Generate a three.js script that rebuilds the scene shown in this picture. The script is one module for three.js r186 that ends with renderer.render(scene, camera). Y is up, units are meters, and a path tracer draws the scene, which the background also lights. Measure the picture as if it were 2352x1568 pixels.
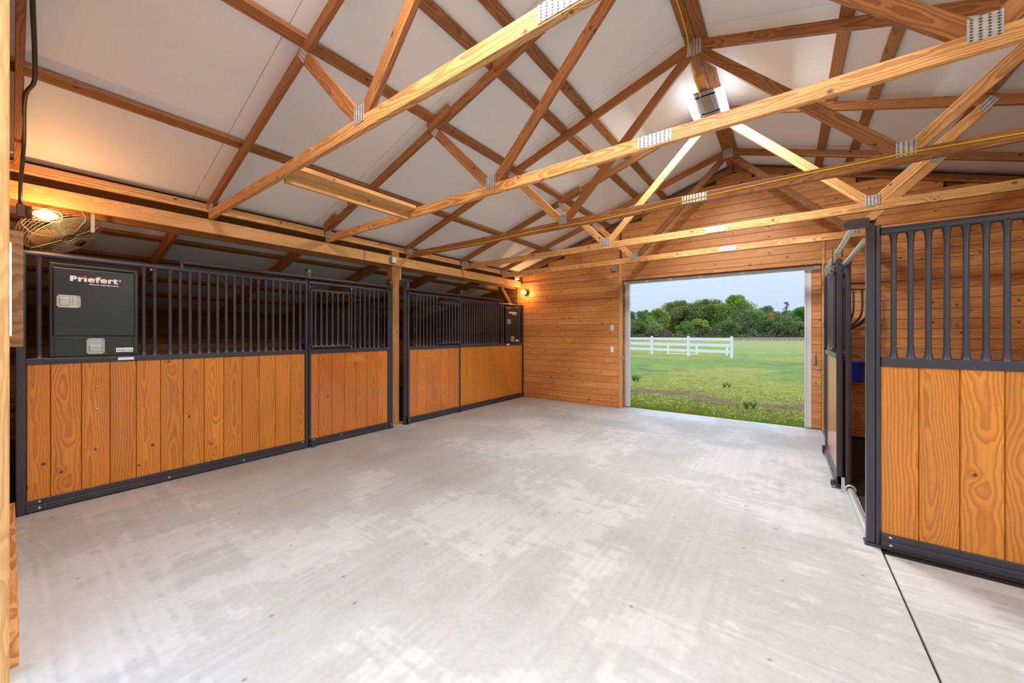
import * as THREE from 'three';
import { RoundedBoxGeometry } from 'three/addons/geometries/RoundedBoxGeometry.js';
import { mergeGeometries } from 'three/addons/utils/BufferGeometryUtils.js';
import { FontLoader } from 'three/addons/loaders/FontLoader.js';
import { TextGeometry } from 'three/addons/geometries/TextGeometry.js';
import { RectAreaLightUniformsLib } from 'three/addons/lights/RectAreaLightUniformsLib.js';

// ---------------------------------------------------------------- camera, sky, exposure
const W = 2352, H = 1568, FOCAL = 851.793, HORIZON = 767.292;
const scene = new THREE.Scene();
const camera = new THREE.PerspectiveCamera(2 * Math.atan(H / 2 / FOCAL) * 180 / Math.PI, W / H, 0.05, 600);
camera.position.set(0, 1.46, 0);
camera.rotation.y = 36.434 * Math.PI / 180;
camera.setViewOffset(W, H, 0, H / 2 - HORIZON, W, H);   // level camera, lens shifted a little
const renderer = new THREE.WebGLRenderer({ antialias: true });
renderer.toneMapping = THREE.LinearToneMapping;
renderer.toneMappingExposure = 1.04;
renderer.shadowMap.enabled = true;
RectAreaLightUniformsLib.init();
{ // thin bright overcast: one colour round the horizon, brighter and whiter towards the zenith
  const w = 256, h = 128, d = new Float32Array(w * h * 4);
  for (let y = 0; y < h; y++) {
    const el = ((y + 0.5) / h - 0.5) * Math.PI, s = Math.max(0, Math.sin(el));
    const k = 1 + 3 * s * s / (s + 0.25), b = Math.min(1, s * 2.2);
    const c = el < 0 ? [0.2, 0.24, 0.14] : [(0.6 - 0.12 * b + 0.14 * s) * k, (0.72 - 0.09 * b + 0.1 * s) * k, (0.88 - 0.02 * b) * k];
    for (let x = 0; x < w; x++) d.set([c[0], c[1], c[2], 1], (y * w + x) * 4);
  }
  const sky = new THREE.DataTexture(d, w, h, THREE.RGBAFormat, THREE.FloatType);
  sky.mapping = THREE.EquirectangularReflectionMapping; sky.magFilter = sky.minFilter = THREE.LinearFilter; sky.needsUpdate = true;
  scene.background = sky;
}
const LED_POWER = 520, JAR_POWER = 0.95;

// ---------------------------------------------------------------- helpers
let seed = 7;
const rnd = () => { seed = (seed + 0x6d2b79f5) | 0; let t = Math.imul(seed ^ (seed >>> 15), 1 | seed); t = (t + Math.imul(t ^ (t >>> 7), 61 | t)) ^ t; return ((t ^ (t >>> 14)) >>> 0) / 4294967296; };
const rr = (a, b) => a + (b - a) * rnd();
const V = (x, y, z) => new THREE.Vector3(x, y, z);
const names = new Map();
function numbered(n) { const k = names.get(n) || 0; names.set(n, k + 1); return k ? n + '_' + String(k).padStart(3, '0') : n; }
function tag(o, label, category, group, kind) {
  if (label) o.userData.label = label;
  if (category) o.userData.category = category;
  if (group) o.userData.group = group;
  if (kind) o.userData.kind = kind;
  return o;
}
function thing(name, label, category, pos = [0, 0, 0], turn = 0, group) {
  const o = new THREE.Group(); o.name = numbered(name); o.position.set(...pos); o.rotation.y = turn; scene.add(o);
  return tag(o, label, category, group);
}
function struct(name) { const o = new THREE.Group(); o.name = name; o.userData.kind = 'structure'; scene.add(o); return o; }
const partCount = new WeakMap();
function mesh(name, geo, mat, parent = scene) {
  const m = new THREE.Mesh(geo, mat);
  if (parent === scene) m.name = numbered(name);
  else {
    if (!partCount.has(parent)) partCount.set(parent, new Map());
    const c = partCount.get(parent), k = c.get(name) || 0; c.set(name, k + 1);
    m.name = k ? name + '_' + String(k).padStart(3, '0') : name;
  }
  m.castShadow = m.receiveShadow = true; parent.add(m);
  return m;
}
const merged = (list) => mergeGeometries(list.map((g) => { const q = g.index ? g.toNonIndexed() : g; for (const k of Object.keys(q.attributes)) if (!['position', 'normal', 'uv'].includes(k)) q.deleteAttribute(k); return q; }));
function bx(x0, x1, y0, y1, z0, z1, r = 0) {
  const w = Math.abs(x1 - x0), h = Math.abs(y1 - y0), d = Math.abs(z1 - z0);
  const g = r ? new RoundedBoxGeometry(w, h, d, 1, Math.min(r, w / 2.1, h / 2.1, d / 2.1)) : new THREE.BoxGeometry(w, h, d);
  return g.translate((x0 + x1) / 2, (y0 + y1) / 2, (z0 + z1) / 2);
}
function rod(a, b, r, seg = 10, r2 = r) {
  const A = a.isVector3 ? a : V(...a), B = b.isVector3 ? b : V(...b), d = B.clone().sub(A), l = d.length();
  const g = new THREE.CylinderGeometry(r2, r, l, seg, 1).translate(0, l / 2, 0);
  g.applyQuaternion(new THREE.Quaternion().setFromUnitVectors(V(0, 1, 0), d.normalize()));
  return g.translate(A.x, A.y, A.z);
}
const tubePath = (pts, r, n = 60, seg = 8, closed = false) => new THREE.TubeGeometry(new THREE.CatmullRomCurve3(pts.map((p) => p.isVector3 ? p : V(...p)), closed, 'centripetal'), n, r, seg, closed);
function lathe(profile, seg = 20) { return new THREE.LatheGeometry(profile.map(([r, y]) => new THREE.Vector2(r, y)), seg); }

// ---------------------------------------------------------------- noise and computed textures
const hash = (x, y, s) => { let h = Math.imul(x, 374761393) ^ Math.imul(y, 668265263) ^ Math.imul(s, 1442695041); h = Math.imul(h ^ (h >>> 13), 1274126177); return ((h ^ (h >>> 16)) >>> 0) / 4294967296; };
function vn(x, y, s, px = 1e6, py = 1e6) {   // value noise, periodic in px, py cells, -1..1
  const x0 = Math.floor(x), y0 = Math.floor(y); let fx = x - x0, fy = y - y0; fx = fx * fx * (3 - 2 * fx); fy = fy * fy * (3 - 2 * fy);
  const m = (a, p) => ((a % p) + p) % p, xa = m(x0, px), xb = m(x0 + 1, px), ya = m(y0, py), yb = m(y0 + 1, py);
  const a = hash(xa, ya, s), b = hash(xb, ya, s), c = hash(xa, yb, s), d = hash(xb, yb, s);
  return (a + (b - a) * fx + (c - a) * fy + (a - b - c + d) * fx * fy) * 2 - 1;
}
function fbm(x, y, s, oct, p) { let v = 0, a = 0.5; for (let i = 0; i < oct; i++) { v += a * vn(x, y, s + i, p, p); x *= 2; y *= 2; p *= 2; a *= 0.5; } return v; }
const clamp = (x, a = 0, b = 1) => Math.min(b, Math.max(a, x)), smooth = (a, b, x) => { const t = clamp((x - a) / (b - a)); return t * t * (3 - 2 * t); };
function tex(w, h, data, srgb = true) {
  const t = new THREE.DataTexture(data, w, h, THREE.RGBAFormat);
  t.wrapS = t.wrapT = THREE.RepeatWrapping; t.magFilter = THREE.LinearFilter; t.minFilter = THREE.LinearMipmapLinearFilter; t.generateMipmaps = true;
  if (srgb) t.colorSpace = THREE.SRGBColorSpace; t.needsUpdate = true; return t;
}
// flat-sawn pine: eight boards of 2.4 x 0.15 m, one above the other
const GW = 2048, GH = 1024, STRIPS = 8, BOARD_L = 2.4, BOARD_W = 0.15;
const grain = { ring: new Float32Array(GW * GH), fib: new Float32Array(GW * GH), knot: new Float32Array(GW * GH) };
for (let s = 0; s < STRIPS; s++) {
  const ph = GH / STRIPS, c0 = rr(0.02, 0.13), d0 = rr(0.02, 0.05), amp = [0.035, 0.03, 0.012, 0.03, 0.008, 0.02, 0.03, 0.01][s], sp = rr(0.0075, 0.0105), cells = [3, 4, 3, 5, 3, 4, 6, 4][s];
  const knots = []; for (let k = 0; k < [0, 1, 3, 0, 4, 1, 1, 5][s]; k++) knots.push([rr(0, BOARD_L), rr(0.02, 0.13), rr(0.004, 0.009)]);
  for (let x = 0; x < GW; x++) {
    const X = x / GW * BOARD_L, t = x / GW;
    const d = Math.abs(d0 + amp * vn(t * cells, 0.5, 11 + s, cells) + 0.008 * vn(t * cells * 3, 0.5, 31 + s, cells * 3));
    const c = c0 + 0.03 * vn(t * cells, 3.5, 51 + s, cells);
    for (let y = 0; y < ph; y++) {
      const Y = y / ph * BOARD_W, i = (s * ph + y) * GW + x;
      let r = Math.hypot((Y - c) * 0.8, d) + 0.0022 * vn(t * 24, Y * 60, 71 + s, 24) + 0.0008 * vn(t * 90, Y * 200, 91 + s, 90), kn = 0;
      for (const [kx, ky, kr] of knots) {
        let dx = Math.abs(X - kx); dx = Math.min(dx, BOARD_L - dx); const dy = Y - ky, q = Math.hypot(dx * 0.75, dy) / kr;
        r += 0.014 * Math.exp(-(dx * dx) / 0.0022 - (dy * dy) / 0.0005);
        kn = Math.max(kn, smooth(1.25, 0.8, q) * (0.75 + 0.25 * Math.sin(q * 9)), 0.35 * smooth(2.3, 1.2, q));
      }
      const f = (r / sp) % 1, late = smooth(0.25, 0.86, f) * smooth(1.0, 0.93, f);
      grain.ring[i] = late; grain.knot[i] = kn;
      grain.fib[i] = vn(t * 40, Y * 900, 111 + s, 40) * 0.5 + vn(t * 12, Y * 260, 131 + s, 12) * 0.5 + 0.6 * vn(t * 5, Y * 25, 151 + s, 5);
    }
  }
}
function woodTex(light, dark, knot, contrast, fiber) {
  const d = new Uint8Array(GW * GH * 4);
  for (let i = 0; i < GW * GH; i++) {
    const k = grain.ring[i] * contrast, q = grain.knot[i], f = 1 + fiber * grain.fib[i];
    for (let c = 0; c < 3; c++) { let v = (light[c] + (dark[c] - light[c]) * k) * f; v += (knot[c] - v) * q; d[i * 4 + c] = clamp(v, 0, 255); }
    d[i * 4 + 3] = 255;
  }
  return tex(GW, GH, d);
}
const texStall = woodTex([222, 138, 40], [176, 92, 20], [50, 27, 14], 0.58, 0.05);
const texWall = woodTex([226, 160, 98], [188, 120, 66], [78, 42, 24], 0.75, 0.06);
const texTruss = woodTex([236, 188, 128], [184, 124, 70], [86, 52, 30], 0.75, 0.07);
const texBeam = woodTex([238, 194, 136], [204, 150, 94], [96, 58, 34], 0.55, 0.06);
function stdMat(o) { return new THREE.MeshStandardMaterial(o); }
function tints(base, map, n, spread, rough, extra = {}) {   // a few variants of one stained timber
  const out = [];
  for (let i = 0; i < n; i++) { const k = 1 + spread * (i / (n - 1) * 2 - 1), h = 0.03 * (((i * 5) % n) / (n - 1) * 2 - 1); const m = new THREE.MeshPhysicalMaterial({ map, roughness: rough, ...extra }); m.color.setRGB(Math.min(1, base[0] * k), Math.min(1, base[1] * k * (1 - h)), Math.min(1, base[2] * k * (1 - 2 * h))); out.push(m); }
  return out;
}
const M = {
  stall: tints([0.94, 0.92, 0.88], texStall, 5, 0.06, 0.42, { clearcoat: 0.3, clearcoatRoughness: 0.3 }),
  door: tints([0.95, 0.8, 1.15], texStall, 5, 0.06, 0.38, { clearcoat: 0.9, clearcoatRoughness: 0.16 }),
  wall: tints([0.96, 0.89, 0.8], texWall, 6, 0.11, 0.5),
  truss: tints([0.9, 0.8, 0.68], texTruss, 4, 0.1, 0.6),
  chord: tints([0.42, 0.3, 0.22], texTruss, 4, 0.1, 0.65),
  beam: tints([0.84, 0.72, 0.58], texBeam, 3, 0.05, 0.6),
  post: tints([0.66, 0.52, 0.4], texTruss, 2, 0.05, 0.6),
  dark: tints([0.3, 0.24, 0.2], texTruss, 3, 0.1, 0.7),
  metal: new THREE.MeshPhysicalMaterial({ color: 0x37323a, roughness: 0.36, clearcoat: 0.4, clearcoatRoughness: 0.3 }),
  hatch: new THREE.MeshPhysicalMaterial({ color: 0x232123, roughness: 0.26, clearcoat: 0.5, clearcoatRoughness: 0.2 }),
  galv: stdMat({ color: 0xd3d8d4, roughness: 0.35, metalness: 0.55 }),
  steel: stdMat({ color: 0xc4c2bb, roughness: 0.35, metalness: 0.8 }),
  plateFace: null,
  pale: new THREE.MeshPhysicalMaterial({ map: texStall, color: new THREE.Color().setRGB(1, 1, 1.6), roughness: 0.4 }),
  liner: stdMat({ color: 0xf0f1f2, roughness: 0.55 }),
  white: stdMat({ color: 0xf6f6f6, roughness: 0.45 }),
  black: stdMat({ color: 0x141312, roughness: 0.7 }),
  cable: stdMat({ color: 0x35302e, roughness: 0.5 }),
  yellow: stdMat({ color: 0xe8b420, roughness: 0.45 }),
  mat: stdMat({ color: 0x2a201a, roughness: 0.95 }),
  ivory: stdMat({ color: 0xe2dcc8, roughness: 0.4 }),
  grey: stdMat({ color: 0x8d8f92, roughness: 0.5 }),
};
for (const m of [...M.stall, ...M.door]) m.userData.strips = [0, 1, 3, 5, 6, 0, 2, 3];
for (const m of M.wall) m.userData.strips = [2, 4, 7, 4, 7, 1, 5, 6];
const pick = (list) => list[Math.floor(rnd() * list.length)];
// one sawn board: length on x, width on y, thickness on z, edges eased; alike boards share their geometry
const boardCache = new Map();
function boardGeo(l, w, t, strip, off, ease = 0.003) {
  const key = [l.toFixed(3), w.toFixed(3), t.toFixed(3), strip, off, ease].join();
  if (boardCache.has(key)) return boardCache.get(key);
  const e = Math.min(ease, w / 3, t / 3), hy = w / 2, hz = t / 2, hl = l / 2;
  const ring = [[-hy + e, hz], [hy - e, hz], [hy, hz - e], [hy, -hz + e], [hy - e, -hz], [-hy + e, -hz], [-hy, -hz + e], [-hy, hz - e]];
  const pos = [], uv = [], P = (x, p) => [x, p[0], p[1]];
  const kOf = (p, face) => clamp(0.5 + (face ? p[1] * 0.9 : p[0]) / Math.max(BOARD_W, w) * 0.94), T = (x, k) => [(x + hl) / BOARD_L + off, (strip + 0.03 + 0.94 * k) / STRIPS];
  for (let i = 0; i < 8; i++) {
    const a = ring[i], b = ring[(i + 1) % 8], side = i === 2 || i === 6, ka = kOf(a, side), kb = kOf(b, side);
    const q = [[-hl, a, ka], [hl, b, kb], [hl, a, ka], [-hl, a, ka], [-hl, b, kb], [hl, b, kb]];
    for (const [x, p, k] of q) { pos.push(...P(x, p)); uv.push(...T(x, k)); }
  }
  for (const sx of [-1, 1]) for (let i = 1; i < 7; i++) {
    const tri = sx > 0 ? [ring[0], ring[i + 1], ring[i]] : [ring[0], ring[i], ring[i + 1]];
    for (const p of tri) { pos.push(...P(sx * hl, p)); uv.push(0.1 + p[1], (strip + clamp(0.5 + p[0] * 3)) / STRIPS); }
  }
  let g = new THREE.BufferGeometry();
  g.setAttribute('position', new THREE.Float32BufferAttribute(pos, 3)); g.setAttribute('uv', new THREE.Float32BufferAttribute(uv, 2)); g.computeVertexNormals();
  // outward check
  const n = g.attributes.normal, p = g.attributes.position; if (n.getX(0) * p.getX(0) * 0 + n.getY(0) * p.getY(0) + n.getZ(0) * p.getZ(0) < 0) { const a = p.array; for (let i = 0; i < a.length; i += 9) for (let c = 0; c < 3; c++) { const s = a[i + 3 + c]; a[i + 3 + c] = a[i + 6 + c]; a[i + 6 + c] = s; } const u = g.attributes.uv.array; for (let i = 0; i < u.length; i += 6) for (let c = 0; c < 2; c++) { const s = u[i + 2 + c]; u[i + 2 + c] = u[i + 4 + c]; u[i + 4 + c] = s; } g.computeVertexNormals(); }
  boardCache.set(key, g); return g;
}
// a board from A to B (in the parent's own axes), its width along wdir
function board(name, parent, A, B, wdir, w, t, mat, ease) {
  const a = V(...A), b = V(...B), x = b.clone().sub(a), l = x.length(); x.normalize();
  const y = V(...wdir); y.addScaledVector(x, -y.dot(x)).normalize();
  const m = mesh(name, boardGeo(l, w, t, mat.userData.strips ? pick(mat.userData.strips) : Math.floor(rnd() * STRIPS), Math.floor(rnd() * 8) / 8, ease), mat, parent);
  m.quaternion.setFromRotationMatrix(new THREE.Matrix4().makeBasis(x, y, x.clone().cross(y)));
  m.position.copy(a.add(b).multiplyScalar(0.5));
  return m;
}

// ---------------------------------------------------------------- the barn's measures (metres)
const XL = -4.942, ZB = -7.161, RIDGE_X = -0.7, HALF = 4.32, EAVE = 2.9, SLOPE = 0.3135;
const chordTop = (x) => EAVE + SLOPE * (HALF - Math.abs(x - RIDGE_X));
const TRUSS_Z = [-1.27, -2.53, -3.85, -5.14, -6.4];
const RX = RIDGE_X + HALF;      // right eave
const LEAN_X = -8.6, leanLow = (x) => 2.55 + 0.235 * (x + 5.02);

// ---------------------------------------------------------------- floor
{
  const N = 2048, d = new Uint8Array(N * N * 4), b = new Uint8Array(N * N * 4), S = 10;
  for (let y = 0; y < N; y++) for (let x = 0; x < N; x++) {
    const u = x / N, v = y / N, i = (y * N + x) * 4;
    const wx = u * S + 0.3 * fbm(u * 8, v * 8, 3, 3, 8), wy = v * S + 0.3 * fbm(u * 8, v * 8, 9, 3, 8);
    const big = fbm(wx / S * 4, wy / S * 4, 21, 4, 4), mid = fbm(wx / S * 14, wy / S * 14, 41, 4, 14), fine = fbm(u * 120, v * 120, 61, 3, 120), grit = vn(u * 700, v * 700, 81, 700, 700);
    const br = vn(u * 14 + 1.2 * vn(u * 5, v * 5, 91, 5, 5), v * 420, 95, 14, 420);                       // broom lines
    const br2 = vn(u * 380 + 3 * vn(u * 4, v * 4, 97, 4, 4), v * 18, 99, 380, 18);
    const worn = smooth(0.08, 0.2, mid + 0.25 * big + 0.28 * fine + 0.12 * br), film = smooth(0.18, 0.3, -mid + 0.35 * big + 0.25 * fine + 0.1 * br2), zone = smooth(-0.05, 0.15, fbm(u * 5, v * 5, 131, 2, 5));
    let l = 181 + 9 * big + 8 * mid + 5 * fine + 4 * grit + 5 * br * zone + 5 * br2 * (1 - zone) + 10 * worn - 6 * film;
    const scr = smooth(0.72, 0.8, vn(u * 60 + v * 20, v * 500 - u * 60, 141, 60, 500)) * smooth(0.1, 0.4, fbm(u * 6, v * 6, 151, 2, 6)); l += 14 * scr;
    const speck = hash(Math.floor(u * 230), Math.floor(v * 230), 171); if (speck > 0.9965) { const q = Math.hypot((u * 230) % 1 - 0.5, (v * 230) % 1 - 0.5); l -= 45 * smooth(0.3, 0.12, q); }
    const warm = -1 + 4 * smooth(-0.2, 0.4, -big) + 4 * film;
    d[i] = clamp(l + warm * 0.4, 0, 255); d[i + 1] = clamp(l, 0, 255); d[i + 2] = clamp(l - warm, 0, 255); d[i + 3] = 255;
    const hgt = 128 + 30 * mid + 14 * br * zone + 14 * br2 * (1 - zone) + 12 * fine + 10 * grit; b[i] = b[i + 1] = b[i + 2] = clamp(hgt, 0, 255); b[i + 3] = 255;
  }
  const mat = stdMat({ map: tex(N, N, d), roughness: 0.62, bumpMap: tex(N, N, b, false), bumpScale: 0.002 });
  M.concrete = mat;
  const floor = struct('floor');
  const slab = (x0, x1, z0, z1, top = 0) => {
    const g = bx(x0, x1, -0.25, top, z0, z1, 0.006), p = g.attributes.position, u = g.attributes.uv;
    for (let i = 0; i < p.count; i++) u.setXY(i, p.getX(i) / S + 0.13, -p.getZ(i) / S);
    mesh('slab', g, mat, floor);
  };
  slab(-5.21, 0.521, 3.2, -7.37); slab(0.529, 3.9, 3.2, -3.46);
  mesh('joint_filler', bx(0.515, 0.535, -0.2, -0.012, 3.2, -3.46), M.black, floor);
  const mats = struct('stall_ground');
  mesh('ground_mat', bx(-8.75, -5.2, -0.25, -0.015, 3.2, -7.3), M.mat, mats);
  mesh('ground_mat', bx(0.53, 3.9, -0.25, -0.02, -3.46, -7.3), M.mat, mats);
}

// ---------------------------------------------------------------- walls
const PITCH = 0.1307, S0 = 1.531;   // board pitch, one joint's height
function siding(parent, x0, x1, y0, y1, z, face, mats, clip) {   // horizontal boards on a wall whose face is at z
  for (let k = Math.floor((y0 - S0) / PITCH); S0 + k * PITCH < y1 - 0.01; k++) {
    let a = Math.max(y0, S0 + k * PITCH), b = Math.min(y1, S0 + (k + 1) * PITCH), l = x0, r = x1;
    if (clip) { const w = clip(b); if (!w) { continue; } l = Math.max(l, w[0]); r = Math.min(r, w[1]); }
    if (b - a < 0.02 || r - l < 0.05) continue;
    board('plank', parent, [l, (a + b) / 2 + 0, z - face * 0.011], [r, (a + b) / 2, z - face * 0.011], [0, 1, 0], b - a - 0.003, 0.022, pick(mats), 0.005);
  }
}
function shapeSheet(pts, holes, z0, z1) {
  const s = new THREE.Shape(pts.map(([x, y]) => new THREE.Vector2(x, y)));
  for (const h of holes) s.holes.push(new THREE.Path(h.map(([x, y]) => new THREE.Vector2(x, y))));
  return new THREE.ExtrudeGeometry(s, { depth: Math.abs(z1 - z0), bevelEnabled: false }).translate(0, 0, Math.min(z0, z1));
}
const gable = [[LEAN_X - 0.1, -0.2], [RX + 0.2, -0.2], [RX + 0.2, 2.9], [RIDGE_X, 4.325], [-5.1, 2.93], [-5.1, 2.76], [LEAN_X - 0.1, 1.92]];
const DOOR_X0 = -2.6, DOOR_X1 = 0.43, DOOR_Y = 2.5;
const wb = struct('wall_back');
mesh('sheathing', shapeSheet(gable, [[[DOOR_X0, -0.19], [DOOR_X0, DOOR_Y], [DOOR_X1, DOOR_Y], [DOOR_X1, -0.19]]], ZB - 0.05, ZB - 0.1), M.dark[0], wb);
const roofClip = (y) => { const k = (y - EAVE + 0.03) / SLOPE, h = HALF - Math.max(0, k); return y < EAVE ? null : h > 0.1 ? [RIDGE_X - h, RIDGE_X + h] : null; };
siding(wb, LEAN_X, -5.13, 0, 2.66, ZB, 1, M.dark);  // stall shade put into the board colour; same wall is lighter beyond
siding(wb, -5.127, DOOR_X0 - 0.062, 0, 2.66, ZB, 1, M.wall);
siding(wb, DOOR_X1 + 0.03, RX, 0, 2.5, ZB, 1, M.wall);
siding(wb, DOOR_X0 - 0.0, DOOR_X1 + 0.03, 2.51, 4.3, ZB - 0.004, 1, M.wall, (y) => y < EAVE ? [-9, 9] : roofClip(y));
siding(wb, -5.0, DOOR_X0 - 0.062, 2.66, 4.3, ZB - 0.03, 1, M.wall, (y) => y < EAVE ? [-9, 9] : roofClip(y));
siding(wb, DOOR_X1 + 0.03, RX, 2.5, 4.3, ZB - 0.004, 1, M.wall, (y) => y < EAVE ? [-9, 9] : roofClip(y));
board('corner_trim', wb, [DOOR_X0 - 0.03, 0, ZB - 0.035], [DOOR_X0 - 0.03, 2.95, ZB - 0.035], [1, 0, 0], 0.06, 0.1, M.beam[1]);
board('corner_trim', wb, [DOOR_X1 + 0.02, 0, ZB - 0.035], [DOOR_X1 + 0.02, 2.95, ZB - 0.035], [1, 0, 0], 0.03, 0.1, M.beam[1]);
// left outer wall behind the stalls, right outer wall, front wall
const wl = struct('wall_left');
mesh('sheathing', bx(LEAN_X - 0.06, LEAN_X - 0.03, -0.2, 1.94, 0.2, ZB - 0.1), M.dark[0], wl);
for (let k = 0; k < 15; k++) board('plank', wl, [LEAN_X - 0.015, 0.065 + k * PITCH, 0.1], [LEAN_X - 0.015, 0.065 + k * PITCH, ZB], [0, 1, 0], PITCH - 0.003, 0.022, pick(M.dark), 0.005);  // dark tint on these planks deepens the dimness inside the stalls
const wr = struct('wall_right');
mesh('sheathing', bx(RX + 0.06, RX + 0.1, -0.2, 2.8, -3.5, ZB - 0.1), M.dark[0], wr);
for (let k = 0; k < 21; k++) board('plank', wr, [RX + 0.04, 0.065 + k * PITCH, -3.5], [RX + 0.04, 0.065 + k * PITCH, ZB], [0, 1, 0], PITCH - 0.003, 0.022, pick(M.wall), 0.005);
const wf = struct('wall_front');
mesh('sheathing', shapeSheet(gable, [[[-2.74, -0.19], [-2.74, 2.5], [RX + 0.1, 2.5], [RX + 0.1, -0.19]]], 0.06, 0.12), M.dark[0], wf);
siding(wf, LEAN_X, -2.75, 0.18, 2.66, 0.05, 1, M.wall);
siding(wf, -5.0, RX, 2.66, 4.3, 0.05, 1, M.wall, (y) => y < EAVE ? [-9, 9] : roofClip(y));

// ---------------------------------------------------------------- roof: liner sheets, purlins
const seams = [0.2, ...TRUSS_Z.map((z) => z + 0.1), ZB - 0.35];
const PURLINS = [[-4.065, 0], [-2.842, 1], [-2.09, 2], [-1.78, 3], [-0.737, 4], [-0.638, 5], [0.382, 6], [0.705, 7], [1.445, 8], [2.66, 9]];
{
  const ceil = struct('ceiling'), rise = 0.048;
  const q = Math.atan(SLOPE);
  for (const side of [-1, 1]) for (let i = 0; i + 1 < seams.length; i++) {
    const z0 = seams[i], z1 = seams[i + 1], len = (HALF + (side < 0 ? 0.12 : 0.25)) / Math.cos(q), w = Math.abs(z1 - z0) - 0.004;
    const g = new THREE.BoxGeometry(len, 0.03, w);
    const m = mesh('liner_sheet', g, M.liner, ceil), mid = len / 2 * Math.cos(q);
    m.position.set(RIDGE_X + side * mid, EAVE + SLOPE * HALF - SLOPE * mid + rise + 0.02, (z0 + z1) / 2); m.rotation.z = -side * q;
  }
  mesh('roof_cover', merged([-1, 1].map((s) => { const l = (HALF + 0.4) / Math.cos(q); return new THREE.BoxGeometry(l, 0.02, 7.95).rotateZ(-s * q).translate(RIDGE_X + s * l / 2 * Math.cos(q), EAVE + SLOPE * HALF - SLOPE * l / 2 * Math.cos(q) + rise + 0.055, -3.68); })), M.grey, ceil);
  for (const [x] of PURLINS) { const y = chordTop(x) + 0.021, s = x < RIDGE_X ? 1 : -1; board('purlin', ceil, [x, y, 0.15], [x, y, ZB - 0.05], [1, SLOPE * s, 0], 0.09, 0.038, pick(M.chord.slice(1))); }
  for (const x of [-5.06, RX + 0.04]) board('eave_purlin', ceil, [x, 2.83, 0.02], [x, 2.83, ZB], [0, 1, 0], 0.085, 0.038, M.truss[1]);
  mesh('eave_board', bx(-5.24, -5.2, 2.66, 2.93, 0.05, ZB), M.dark[1], ceil);
  mesh('eave_board', bx(RX + 0.1, RX + 0.14, 2.5, 2.93, 0.05, ZB), M.dark[1], ceil);
  // back gable rafters against the wall
  for (const s of [-1, 1]) for (const z of [ZB + 0.022, -0.038]) board('wall_rafter', ceil, [RIDGE_X + s * HALF, EAVE - 0.047, z], [RIDGE_X, EAVE + SLOPE * HALF - 0.047, z], [0, 1, 0], 0.089, 0.038, M.chord[2]);
  // low roof over the left stalls
  const lean = struct('ceiling_lean_to'), ql = Math.atan(0.235), L = 3.75;
  for (let i = 0; i + 1 < seams.length; i++) { const m = mesh('liner_sheet', new THREE.BoxGeometry(L, 0.03, Math.abs(seams[i + 1] - seams[i]) - 0.004), M.liner, lean); m.rotation.z = ql; m.position.set(-5.24 - L / 2 * Math.cos(ql), leanLow(-5.24) + 0.2 - L / 2 * Math.sin(ql), (seams[i] + seams[i + 1]) / 2); }
  mesh('roof_cover', new THREE.BoxGeometry(L + 0.1, 0.02, 7.9).rotateZ(ql).translate(-5.29 - L / 2 * Math.cos(ql), leanLow(-5.24) + 0.24 - L / 2 * Math.sin(ql), -3.68), M.grey, lean);
  for (const x of [-5.75, -6.4, -7.1, -7.8]) board('purlin', lean, [x, leanLow(x) + 0.165, 0.05], [x, leanLow(x) + 0.165, ZB], [1, 0.235, 0], 0.09, 0.038, M.chord[1]);
  for (const z of [-1.05, -2.3, -3.5, -4.7, -5.9]) board('rafter', lean, [-5.2, leanLow(-5.2) + 0.072, z], [LEAN_X, leanLow(LEAN_X) + 0.072, z], [0, 1, 0], 0.14, 0.04, M.chord[2]);
}

// ---------------------------------------------------------------- trusses
{ // nail plate face: galvanised sheet with rows of punched slots
  const N = 256, d = new Uint8Array(N * N * 4), b = new Uint8Array(N * N * 4), px = N / 8;   // eight columns of slots, 13 mm apart
  for (let y = 0; y < N; y++) for (let x = 0; x < N; x++) {
    const i = (y * N + x) * 4, cx = Math.floor(x / px), fx = (x / px) % 1, fy = ((y + (cx % 2) * 8) / 16) % 1;
    const slot = smooth(0.2, 0.14, Math.abs(fx - 0.5 + 0.1 * Math.sin(y))) * smooth(0.34, 0.26, Math.abs(fy - 0.5));
    const l = 196 + 10 * vn(x / 20, y / 20, 5, 13, 13) - 130 * slot; d[i] = l; d[i + 1] = l + 1; d[i + 2] = l + 2; d[i + 3] = 255;
    b[i] = b[i + 1] = b[i + 2] = 200 - 180 * slot; b[i + 3] = 255;
  }
  M.plateFace = stdMat({ map: tex(N, N, d), bumpMap: tex(N, N, b, false), bumpScale: 0.0015, roughness: 0.42, metalness: 0.35 });
}
function plate(parent, x, y, w, h, z, rot = 0) {
  const g = bx(-w / 2, w / 2, -h / 2, h / 2, 0, 0.0014), u = g.attributes.uv, p = g.attributes.position;
  for (let i = 0; i < u.count; i++) u.setXY(i, p.getX(i) / 0.21, p.getY(i) / 0.21);
  const m = mesh('nail_plate', g, M.plateFace, parent); m.position.set(x, y, z); m.rotation.z = rot; return m;
}
const trussNames = ['nearest roof truss, its bright bottom chord crossing the top of the view', 'second roof truss from the camera, right behind the nearest one', 'middle roof truss carrying the yellow cable along its bottom chord', 'fourth roof truss, just behind the twin tube light', 'farthest roof truss, last one before the plank end wall'];
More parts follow.
